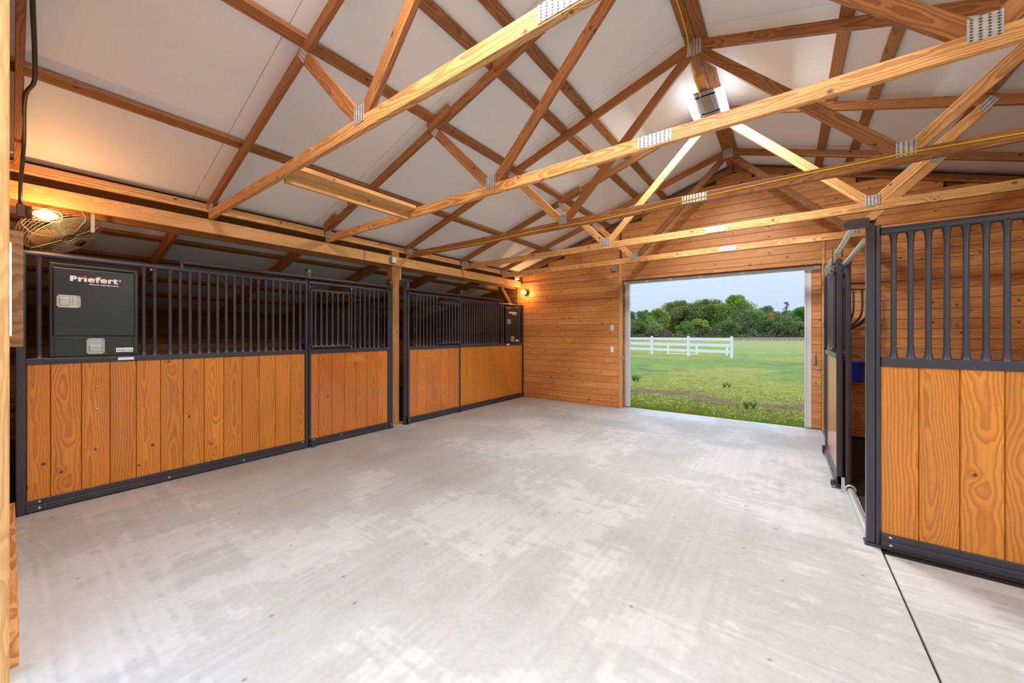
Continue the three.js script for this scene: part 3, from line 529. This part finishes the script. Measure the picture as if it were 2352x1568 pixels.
function ledFixture(z, label, power = 1, x0 = RIDGE_X - 0.01, y0 = 4.03, block = true) {
  const t = thing('ledlight_fixture'.replace('led', 'tube_'), label, 'ceiling light', [x0, y0, z]);
  mesh('housing', merged([bx(-0.1, 0.1, 0.03, 0.045, -0.27, 0.27, 0.006), bx(-0.06, 0.06, 0.026, 0.065, -0.18, 0.18, 0.008), bx(-0.13, 0.13, 0.03, 0.04, -0.2, -0.17), bx(-0.13, 0.13, 0.03, 0.04, 0.17, 0.2)]), stdMat({ color: 0x808286, roughness: 0.5 }), t);
  for (const s of [-1, 1]) {
    const pm = mesh('light_panel', bx(-0.041, 0.041, 0, 0.01, -0.27, 0.27, 0.003), stdMat({ color: 0xffffff, emissive: 0xf4f8ff, emissiveIntensity: 5 }), t); pm.position.set(s * 0.1475, 0.012, 0); pm.rotation.z = s * 0.06;
    const l = new THREE.RectAreaLight(new THREE.Color().setRGB(0.95, 0.97, 0.96), LED_POWER * power, 0.08, 0.54); l.name = 'tube_light'; l.position.set(s * (0.1475 + 0.001), 0.008, 0); t.add(l);
    l.quaternion.setFromEuler(new THREE.Euler(0, 0, s * 0.06)).multiply(new THREE.Quaternion().setFromEuler(new THREE.Euler(-Math.PI / 2, 0, 0)));
  }
  if (block) board('mount_block', t, [-0.01, 0.085, 0.5], [-0.01, 0.085, 0.03], [1, 0, 0], 0.09, 0.04, M.beam[1]);
}
ledFixture(-4.69, 'twin white tube light hung under the ridge');
ledFixture(-0.5, 'twin white tube light under the ridge nearest the entrance', 1.0);
ledFixture(-1.6, 'added unseen tube light over the right bay, softening the shadows', 0.18, 2.1, 2.62, false);  // extra lamp out of view, added to soften shadows and fill the floor
function jarLight(pos, turn, label) {   // caged jelly-jar lamp, axis along local +z away from the wall
  const t = thing('jar_light', label, 'wall light', pos, turn);
  mesh('base_box', merged([bx(-0.05, 0.05, -0.05, 0.05, 0, 0.045, 0.008), lathe([[0, 0], [0.05, 0], [0.05, 0.03], [0.046, 0.03], [0, 0.03]], 20).rotateX(Math.PI / 2).translate(0, 0, 0.045)]), stdMat({ color: 0x5a4a44, roughness: 0.6 }), t);
  mesh('glass_jar', lathe([[0.044, 0], [0.047, 0.03], [0.048, 0.09], [0.04, 0.13], [0.02, 0.15], [0, 0.153]], 24).rotateX(Math.PI / 2).translate(0, 0, 0.075), new THREE.MeshPhysicalMaterial({ color: 0xfff2d8, transmission: 1, thickness: 0, roughness: 0.05 }), t);
  mesh('bulb', new THREE.SphereGeometry(0.036, 16, 12).scale(1, 1, 1.8).translate(0, 0, 0.145), stdMat({ color: 0xffe2b0, emissive: 0xffc27a, emissiveIntensity: 14 }), t);
  const ribs = []; for (let i = 0; i < 6; i++) { const a = i / 6 * Math.PI * 2, c = Math.cos(a) * 0.053, s = Math.sin(a) * 0.053; ribs.push(tubePath([V(c, s, 0.075), V(c, s, 0.17), V(c * 0.75, s * 0.75, 0.22), V(0, 0, 0.235)], 0.0018, 14, 5)); }
  for (const z of [0.09, 0.15]) ribs.push(new THREE.TorusGeometry(0.053, 0.0018, 5, 24).translate(0, 0, z));
  mesh('wire_guard', merged(ribs), M.steel, t);
  const p = new THREE.PointLight(new THREE.Color().setRGB(1, 0.6, 0.28), JAR_POWER); p.name = 'jar_bulb'; p.position.set(0, 0, 0.145); p.castShadow = true; p.shadow.radius = 1.5; t.add(p);
}
jarLight([-4.85, 2.43, -0.03], Math.PI, 'glowing caged jar lamp in the near left corner, beside the fan');
jarLight([-4.86, 2.425, ZB], 0, 'glowing jar lamp on the plank end wall above the far stall');
tag(mesh('lamp_cable', tubePath([[-4.9, 2.5, -7.12], [-4.86, 2.56, -7.06], [-4.93, 2.65, -7.05], [-5.0, 2.68, -7.0]], 0.005, 30, 6), M.cable), 'short black cord looping up from the far jar lamp', 'cable');
tag(mesh('conduit_cable', tubePath([[-3.1, 3.41, -0.07], [-3.37, 3.32, -0.076], [-3.74, 3.2, -0.092], [-3.99, 3.12, -0.095], [-4.12, 3.083, -0.066], [-4.66, 2.9, -0.064], [-4.72, 2.73, -0.056], [-4.75, 2.62, -0.05], [-4.8, 2.53, -0.05], [-4.85, 2.49, -0.05]], 0.011, 90, 8), M.cable), 'dark electric conduit running down the near left roof slope to the lamp', 'cable');
{ // cage fan over the near stall
  const t = thing('cage_fan', 'round wire cage fan tilted under the beam, near left corner', 'fan', [-5.3, 2.4, -0.28]);
  t.quaternion.setFromUnitVectors(V(0, 0, 1), V(0.4, -0.75, -0.5).normalize());
  const R = 0.25, rings = [];
  for (let i = 0; i < 13; i++) { const r = 0.05 + i * (R - 0.05) / 12; rings.push(new THREE.TorusGeometry(r, 0.002, 5, 40).translate(0, 0, 0.06 + 0.02 * Math.cos(i / 12 * 1.5))); }
  for (let i = 0; i < 6; i++) rings.push(new THREE.TorusGeometry(R + 0.004, 0.0018, 5, 44).translate(0, 0, 0.06 - i * 0.024));
  for (let i = 0; i < 8; i++) { const r = 0.08 + i * (R - 0.08) / 7; rings.push(new THREE.TorusGeometry(r, 0.0016, 5, 36).translate(0, 0, -0.075)); }
  for (let i = 0; i < 8; i++) { const a = i / 8 * Math.PI * 2, c = Math.cos(a), s = Math.sin(a); rings.push(tubePath([V(0.05 * c, 0.05 * s, 0.08), V(0.16 * c, 0.16 * s, 0.075), V(R * c, R * s, 0.058), V(R * c, R * s, -0.06), V(0.08 * c, 0.08 * s, -0.075)], 0.0024, 16, 5)); }
  mesh('wire_cage', merged(rings), stdMat({ color: 0xd9cbb0, roughness: 0.4, metalness: 0.3 }), t);
  const bl = (a) => { const s = new THREE.Shape(); s.moveTo(0.03, -0.03); s.quadraticCurveTo(0.14, -0.11, 0.205, -0.06); s.quadraticCurveTo(0.225, 0.03, 0.19, 0.085); s.quadraticCurveTo(0.1, 0.05, 0.03, 0.03); return new THREE.ExtrudeGeometry(s, { depth: 0.003, bevelEnabled: false, curveSegments: 6 }).rotateX(0.38).rotateZ(a); };
  for (let i = 0; i < 3; i++) mesh('blade', bl(i / 3 * Math.PI * 2 + 0.4), stdMat({ color: 0xb89c74, roughness: 0.45, metalness: 0.3 }), t);
  mesh('motor', merged([new THREE.CylinderGeometry(0.06, 0.06, 0.06, 20).rotateX(Math.PI / 2).translate(0, 0, -0.05), bx(-0.05, 0.05, -0.03, 0.03, -0.11, -0.07, 0.01)]), M.cable, t);
  mesh('cord_box', bx(-0.09, -0.02, -0.16, -0.1, 0.075, 0.1, 0.01), M.cable, t);
  const b = thing('fan_bracket', 'pale steel strap holding the cage fan to the header beam', 'bracket', [-5.07, 2.36, -0.45]); mesh('strap', merged([bx(-0.005, 0.005, 0.02, 0.2, -0.012, 0.012, 0.002), rod([-0.02, 0.03, 0], [0.03, 0.03, 0], 0.009, 10)]), M.grey, b);
}

// ---------------------------------------------------------------- near left corner of the front wall
{
  const p = thing('entrance_post', 'pale timber jamb post at the left edge of the view', 'post', [-2.66, 0, 0.075]);
  board('post_shaft', p, [0, 0, 0], [0, 2.9, 0], [1, 0, 0], 0.12, 0.15, M.beam[2], 0.006);
  const s = thing('skirting_board', 'worn board along the foot of the near left wall', 'board', [-3.75, 0, 0.01]); board('board', s, [-1.05, 0.08, 0], [1.03, 0.08, 0], [0, 1, 0], 0.16, 0.07, M.truss[2]);
  const e = thing('panel_backboard', 'weathered board with a white metal cover on the near left wall', 'board', [-3.05, 1.4, 0.0]); board('backboard', e, [-0.12, 0.275, -0.004], [0.12, 0.275, -0.004], [0, 1, 0], 0.55, 0.07, M.dark[2]);
  board('weathered_plank', e, [0.0, 0, -0.032], [0.0, 0.55, -0.032], [1, 0, 0], 0.2, 0.014, stdMat({ map: texTruss, color: 0x9a8c78, roughness: 0.8 }));
  mesh('metal_cover', bx(0.16, 0.34, 0.05, 0.46, -0.006, 0.04, 0.004), M.white, e);
}

// ---------------------------------------------------------------- outdoors
{
  const N = 2048, d = new Uint8Array(N * N * 4);
  const patches = [[-1.27, -9.85, 0.6, 0.5], [-2.7, -10.5, 1.0, 0.55], [-0.05, -9.8, 0.7, 0.65], [0.5, -10.2, 0.7, 0.6], [-4.6, -13.6, 0.45, 0.2], [-3.7, -17.5, 0.6, 0.4], [-7.5, -19.5, 1.0, 0.5], [1.5, -19, 0.9, 0.5], [-1.9, -10.2, 0.5, 0.2]];
  const SP = 48;   // metres covered, x from -38, z from -7
  for (let y = 0; y < N; y++) for (let x = 0; x < N; x++) {
    const u = x / N, v = y / N, X = -34 + u * SP, Z = -7 - v * SP, i = (y * N + x) * 4;
    const a = fbm(u * 14, v * 14, 201, 4, 14), b = fbm(u * 60, v * 60, 221, 3, 60), f = vn(u * 900, v * 900, 241, 900, 900), g = vn(u * 260, v * 260, 251, 260, 260);
    let br = 0; for (const [px, pz, rx, rz] of patches) br = Math.max(br, smooth(1.15, 0.45, Math.hypot((X - px) / rx, (Z - pz) / rz) + 0.9 * b + 0.5 * f + 0.4 * a));
    br = Math.max(br, 0.55 * smooth(0.2, 0.42, a * 0.6 + b * 0.7));
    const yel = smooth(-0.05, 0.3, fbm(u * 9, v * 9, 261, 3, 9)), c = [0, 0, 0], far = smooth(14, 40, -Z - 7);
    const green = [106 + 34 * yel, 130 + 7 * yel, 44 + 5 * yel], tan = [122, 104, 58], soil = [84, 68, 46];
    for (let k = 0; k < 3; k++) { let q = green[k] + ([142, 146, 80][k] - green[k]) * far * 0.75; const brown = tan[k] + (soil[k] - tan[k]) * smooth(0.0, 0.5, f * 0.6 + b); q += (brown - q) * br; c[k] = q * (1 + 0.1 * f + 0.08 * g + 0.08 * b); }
    d[i] = clamp(c[0], 0, 255); d[i + 1] = clamp(c[1], 0, 255); d[i + 2] = clamp(c[2], 0, 255); d[i + 3] = 255;
  }
  const lawnTex = tex(N, N, d); lawnTex.wrapS = lawnTex.wrapT = THREE.ClampToEdgeWrapping;
  const g = new THREE.PlaneGeometry(SP, SP, 160, 160).rotateX(-Math.PI / 2), p = g.attributes.position, u = g.attributes.uv;
  for (let i = 0; i < p.count; i++) { const X = p.getX(i) - 34 + SP / 2, Z = p.getZ(i) - 7 - SP / 2; p.setXYZ(i, X, -0.1 + 0.015 * vn(X * 1.3, Z * 1.3, 5) + 0.02 * vn(X * 0.3, Z * 0.3, 6), Z); u.setXY(i, (X + 34) / SP, (-7 - Z) / SP); }
  g.computeVertexNormals();
  tag(mesh('lawn', g, stdMat({ map: lawnTex, roughness: 0.95 })), null, null, null, 'structure');
  const far = new THREE.PlaneGeometry(700, 700).rotateX(-Math.PI / 2).translate(-60, -0.16, -200);
  tag(mesh('field', far, stdMat({ color: new THREE.Color().setRGB(0.27, 0.28, 0.085), roughness: 1 })), null, null, null, 'structure');
  // grass tufts
  const blades = []; for (let i = 0; i < 6; i++) { const a = i * 1.05 + 0.3, l = 0.03 + 0.008 * (i % 3), h = 0.05 + 0.012 * (i % 4), c = Math.cos(a), s = Math.sin(a), w = 0.004; const q = new THREE.BufferGeometry(); q.setAttribute('position', new THREE.Float32BufferAttribute([-s * w, 0, c * w, s * w, 0, -c * w, c * l * 0.5, h * 0.75, s * l * 0.5, s * w + 0, 0, -c * w, c * l, h, s * l, c * l * 0.5, h * 0.75, s * l * 0.5], 3)); q.setAttribute('uv', new THREE.Float32BufferAttribute(new Array(12).fill(0), 2)); q.computeVertexNormals(); blades.push(q); }
  const tuft = mergeGeometries(blades), n = 30000, im = new THREE.InstancedMesh(tuft, stdMat({ color: 0xffffff, roughness: 0.8, side: THREE.DoubleSide }), n), m4 = new THREE.Matrix4(), col = new THREE.Color();
  for (let i = 0; i < n; i++) {
    const k = Math.pow(rnd(), 2.6), Z = -7.4 - k * 10, X = rr(-3.2 - k * 6, 1.1 + k * 1.6);
    let br = 0; for (const [px, pz, rx, rz] of patches) br = Math.max(br, smooth(1.3, 0.5, Math.hypot((X - px) / rx, (Z - pz) / rz) + 0.3 * (rnd() - 0.5)));
    const edge = smooth(-8.1, -7.4, Z), sc = rr(0.22, 0.5) * (1 + 1.5 * edge) * (1 - 0.4 * br) * (1 - 0.65 * k);
    m4.makeRotationY(rr(0, 6.28)).scale(V(sc * 1.3, sc, sc * 1.3)).setPosition(X, -0.1 + 0.015 * vn(X * 1.3, Z * 1.3, 5) + 0.02 * vn(X * 0.3, Z * 0.3, 6), Z); im.setMatrixAt(i, m4);
    const y = rnd(); col.setRGB(...(rnd() < br * 0.85 ? [0.34 * rr(0.6, 1.2), 0.22 * rr(0.6, 1.2), 0.1] : [(0.16 + 0.1 * y) * rr(0.9, 1.08), (0.29 + 0.03 * y) * rr(0.9, 1.08), 0.035])); im.setColorAt(i, col);
  }
  im.name = 'grass'; im.castShadow = im.receiveShadow = true; tag(im, 'short mown grass just beyond the doorway', 'grass', null, 'stuff'); scene.add(im);
  for (const [x, z, s] of [[-0.62, -9.15, 1.5], [-4.0, -12.3, 1.9], [-1.4, -12.4, 1.3]]) { const w = thing('weed_clump', ['clump of tall green grass beside the bare brown patch', 'spiky grass clump on the lawn at left', 'low weed tuft further out on the lawn'][names.get('weed_clump') || 0], 'weeds', [x, -0.1, z]); const l = []; for (let i = 0; i < 6; i++) l.push(tuft.clone().rotateY(i).scale(s * 1.2, s * 1.5, s * 1.2).translate(0.08 * Math.cos(i * 2.1), 0, 0.08 * Math.sin(i * 2.1))); mesh('blades', mergeGeometries(l), stdMat({ color: 0x4f7a22, roughness: 0.8, side: THREE.DoubleSide }), w); }
}
{ // white rail fence and the lower one behind it
  const t = thing('rail_fence', 'white three rail vinyl fence across the lawn', 'fence', [-2.85, -0.12, -28.1]);
  const step = -2.755, dz = -0.74;
  for (let i = 0; i < 4; i++) { const x = i * step, z = i * dz; mesh('post', merged([bx(x - 0.08, x + 0.08, 0, 1.4, z - 0.08, z + 0.08, 0.01), new THREE.ConeGeometry(0.125, 0.04, 4).rotateY(Math.PI / 4).translate(x, 1.42, z), bx(x - 0.09, x + 0.09, 1.385, 1.402, z - 0.09, z + 0.09, 0.004)]), M.white, t); }
  for (let i = 0; i < 3; i++) for (const y of [1.23, 0.83, 0.42]) board('rail', t, [i * step - 0.06, y, i * dz], [(i + 1) * step + 0.06, y, (i + 1) * dz], [0, 1, 0], 0.185, 0.04, M.white);
  const b = thing('low_fence', 'low white posts and rail standing behind the white fence', 'fence', [-3.5, -0.12, -31.5]);
  for (const [x, z] of [[0, 0], [-2.0, 0.15], [-4.0, 0.5]]) mesh('post', bx(x - 0.07, x + 0.07, 0, 0.85, z - 0.07, z + 0.07, 0.01), M.white, b);
  for (const [p, q] of [[[0, 0], [-2, 0.15]], [[-2, 0.15], [-4, 0.5]]]) board('rail', b, [p[0], 0.78, p[1]], [q[0], 0.78, q[1]], [0, 1, 0], 0.14, 0.04, M.white);
  mesh('ground_pipe', rod([-2, 0.04, 0.15], [-4, 0.04, 0.5], 0.03, 8), M.white, b);
}
const TH = 36.434 * Math.PI / 180;
const at = (px, depth) => { const x = (px - W / 2) / FOCAL * depth; return [x * Math.cos(TH) - depth * Math.sin(TH), -x * Math.sin(TH) - depth * Math.cos(TH)]; };
{ // trees along the far side of the field
  const leaf = new THREE.BufferGeometry(); leaf.setAttribute('position', new THREE.Float32BufferAttribute([-0.5, 0, 0, 0.5, 0, 0.1, 0, 0.6, 0.25, -0.5, 0, 0, 0.1, -0.55, 0.2, 0.5, 0, 0.1], 3)); leaf.setAttribute('uv', new THREE.Float32BufferAttribute(new Array(12).fill(0), 2)); leaf.computeVertexNormals();
  const leafMat = new THREE.MeshPhysicalMaterial({ color: 0xffffff, roughness: 0.75, side: THREE.DoubleSide }), bark = stdMat({ color: 0x4a4034, roughness: 0.95 });
  const G = { olive: [0.25, 0.29, 0.07], green: [0.21, 0.32, 0.08], yellow: [0.36, 0.44, 0.09], dark: [0.17, 0.25, 0.07], blue: [0.19, 0.27, 0.09], orange: [0.42, 0.3, 0.08], brown: [0.2, 0.15, 0.08] };
  const tree = (label, px, half, topY, depth, colour, n0 = 2200, sparse = 0, bottom = 0.05) => {
    const n = Math.round(n0 * (sparse ? 4 : 10));
    const [X, Z] = at(px, depth), hgt = (HORIZON - topY) / FOCAL * depth + 1.56, hw = half / FOCAL * depth * 1.2;
    const t = thing('tree', label, 'tree', [X, -0.16, Z], 0, 'trees along the far field edge');
    mesh('trunk', merged([rod([0, 0, 0], [hw * 0.05, hgt * 0.5, 0], hw * 0.07, 8, hw * 0.04), rod([hw * 0.05, hgt * 0.48, 0], [-hw * 0.3, hgt * 0.85, 0.3], hw * 0.04, 6, hw * 0.012), rod([hw * 0.05, hgt * 0.48, 0], [hw * 0.35, hgt * 0.82, -0.3], hw * 0.04, 6, hw * 0.012), rod([hw * 0.05, hgt * 0.48, 0], [0, hgt * 0.96, 0], hw * 0.035, 6, hw * 0.008)]), bark, t);
    const blobs = [], nb = 30; for (let i = 0; i < nb; i++) { const h = bottom + (1 - bottom) * (i + 0.5) / nb, env = Math.sqrt(Math.max(0.06, 1 - Math.pow((h - 0.42) / 0.6, 2))), a = rnd() * 6.28, r = hw * rr(0.16, 0.4) * (0.55 + 0.45 * env), q = Math.max(0, hw * env - r); blobs.push([q * Math.cos(a) * rr(0.55, 1.12), Math.min(h * hgt + rr(-0.4, 0.4), hgt - r * 0.85), q * Math.sin(a) * rr(0.6, 1.05), r]); }
    blobs.push([0, hgt - hw * 0.36, 0, hw * 0.36], [hw * 0.45, hgt * 0.62, 0, hw * 0.42], [-hw * 0.45, hgt * 0.6, 0, hw * 0.42], [0, hgt * 0.4, 0, hw * 0.55]);
    const im = new THREE.InstancedMesh(leaf, leafMat, n), m = new THREE.Matrix4(), q = new THREE.Quaternion(), e = new THREE.Euler(), c = new THREE.Color(), hue = blobs.map(() => [rr(0.94, 1.06), rr(0.92, 1.08)]);
    for (let i = 0; i < n; i++) {
      const bi = Math.floor(rnd() * blobs.length), b = blobs[bi], u = rr(-1, 1), a = rr(0, 6.283), s = Math.sqrt(1 - u * u), r = b[3] * (sparse ? rr(0.2, 1.15) : Math.pow(rr(0.35, 1.2), 0.7) + 0.06 * (rnd() - 0.5));
      e.set(rr(0, 6.28), rr(0, 6.28), rr(0, 6.28)); q.setFromEuler(e); const sc = rr(0.16, 0.34) * (sparse ? 0.7 : 1) * (0.6 + hw * 0.07);
      m.compose(V(b[0] + r * s * Math.cos(a), Math.max(0.25, b[1] + r * u * 0.9), b[2] + r * s * Math.sin(a)), q, V(sc, sc, sc)); im.setMatrixAt(i, m);
      const v = rr(0.9, 1.1) * hue[bi][0]; c.setRGB(colour[0] * v * hue[bi][1], colour[1] * v, colour[2] * v); im.setColorAt(i, c);
    }
    im.name = 'crown'; im.castShadow = im.receiveShadow = true; im.userData.kind = 'stuff'; t.add(im);
  };
  tree('dark green tree at the left end of the tree line', 1440, 30, 715, 122, G.dark);
  tree('mid green tree second from the left in the tree line', 1478, 26, 712, 126, G.green);
  tree('yellow green tree left of the tall olive tree', 1512, 24, 708, 120, G.yellow);
  tree('tall olive tree left of the middle of the tree line', 1564, 42, 691, 128, G.olive, 3200);
  tree('olive green tree just left of the tallest tree', 1622, 44, 688, 126, G.olive, 3200);
  tree('tallest rounded yellow green tree of the line', 1688, 46, 678, 118, [0.28, 0.4, 0.07], 4200);
  tree('dark blue green tree low against the tallest tree', 1712, 34, 712, 112, G.blue, 2800);
  tree('low yellow green bush before the olive tree', 1606, 20, 732, 108, G.yellow, 1600);
  tree('low green bush left of the yellow green bush', 1572, 20, 738, 108, G.green, 1600);
  tree('low pale green bush near the left end', 1500, 18, 742, 110, [0.28, 0.38, 0.1], 1500);
  tree('grey green feathery tree right of the tallest tree', 1762, 24, 702, 132, [0.22, 0.3, 0.14], 2000);
  tree('tree with orange autumn top in the right half', 1776, 26, 716, 116, G.orange, 2400);
  tree('dark rounded tree below the orange top', 1790, 32, 726, 108, G.blue, 2800);
  tree('bare thin topped tree at the right', 1806, 10, 692, 130, [0.13, 0.16, 0.08], 700, 1, 0.5);
  tree('bright green tree at the right end of the line', 1838, 30, 705, 120, [0.19, 0.36, 0.08], 2800);
  tree('dark green tree at the extreme right, partly behind the jamb', 1868, 34, 700, 124, G.dark, 2400);
  tree('green tree hidden mostly behind the left jamb', 1400, 34, 705, 124, G.green, 2000);
  tree('dull green tree behind the gap left of the olive tree', 1536, 34, 712, 134, [0.18, 0.27, 0.1], 2000);
  tree('olive tree filling the gap behind the two olive trees', 1594, 40, 698, 134, G.olive, 2400);
  tree('dull green tree behind the right shoulder of the tallest tree', 1738, 36, 712, 134, [0.18, 0.27, 0.12], 2200);
  tree('grey green tree behind the bare topped tree', 1812, 36, 714, 134, [0.17, 0.26, 0.12], 2200);
  tree('dark green bush below the tallest tree', 1668, 26, 736, 107, G.dark, 1800);
  tree('dark green bush before the left trees', 1462, 26, 738, 108, G.dark, 1800);
  tree('low green bush before the right end trees', 1828, 28, 738, 107, G.green, 1800);
  // scrub at the feet of the trees and the dry grass before them
  const scrub = new THREE.InstancedMesh(leaf, leafMat, 16000), m = new THREE.Matrix4(), q = new THREE.Quaternion(), e = new THREE.Euler(), c = new THREE.Color();
  for (let i = 0; i < 16000; i++) { const px = rr(1380, 1900), [X, Z] = at(px, rr(104, 114)), hb = 2.0 + 1.2 * vn(px / 18, 1, 9); e.set(rr(0, 6.28), rr(0, 6.28), rr(0, 6.28)); q.setFromEuler(e); const s = rr(0.2, 0.5); m.compose(V(X, 0.1 + rnd() * hb, Z), q, V(s, s, s)); scrub.setMatrixAt(i, m); const k = vn(px / 30, 7, 10) > 0 ? G.brown : G.dark, v = rr(0.6, 1.1); c.setRGB(k[0] * v, k[1] * v, k[2] * v); scrub.setColorAt(i, c); }
  scrub.name = 'undergrowth'; scrub.castShadow = scrub.receiveShadow = true; tag(scrub, 'dark scrub along the feet of the trees', 'undergrowth', null, 'stuff'); scene.add(scrub);
  const blade = new THREE.ConeGeometry(0.06, 1, 3).translate(0, 0.5, 0), dry = new THREE.InstancedMesh(blade, stdMat({ color: 0xffffff, roughness: 0.9 }), 9000);
  for (let i = 0; i < 9000; i++) { const [X, Z] = at(rr(1380, 1900), rr(94, 104)); e.set(rr(-0.3, 0.3), rr(0, 6), rr(-0.3, 0.3)); q.setFromEuler(e); const s = rr(0.35, 0.95); m.compose(V(X, -0.16, Z), q, V(1.6, s, 1.6)); dry.setMatrixAt(i, m); const v = rr(0.75, 1.15); c.setRGB(0.5 * v, 0.4 * v, 0.24 * v); dry.setColorAt(i, c); }
  dry.name = 'tall_grass'; dry.castShadow = dry.receiveShadow = true; tag(dry, 'tall dry tan grass in front of the trees', 'grass', null, 'stuff'); scene.add(dry);
  const [fx, fz] = at(1640, 96), wfence = thing('wire_fence', 'thin wire fence along the far edge of the field', 'fence', [fx, -0.16, fz]);
  for (const px of [1452, 1475, 1510, 1545, 1580, 1695, 1740, 1790, 1842]) { const [X, Z] = at(px, 96); mesh('post', rod([X - fx, 0, Z - fz], [X - fx, 1.35, Z - fz], 0.035, 6), bark, wfence); mesh('post_cap', rod([X - fx, 1.33, Z - fz], [X - fx, 1.55, Z - fz], 0.05, 6), M.white, wfence); }
  const [ax, az] = at(1430, 96), [ex, ez] = at(1880, 96); mesh('wire', merged([0.5, 0.9, 1.3].map((y) => rod([ax - fx, y, az - fz], [ex - fx, y, ez - fz], 0.012, 4))), M.grey, wfence);
}
renderer.render(scene, camera);
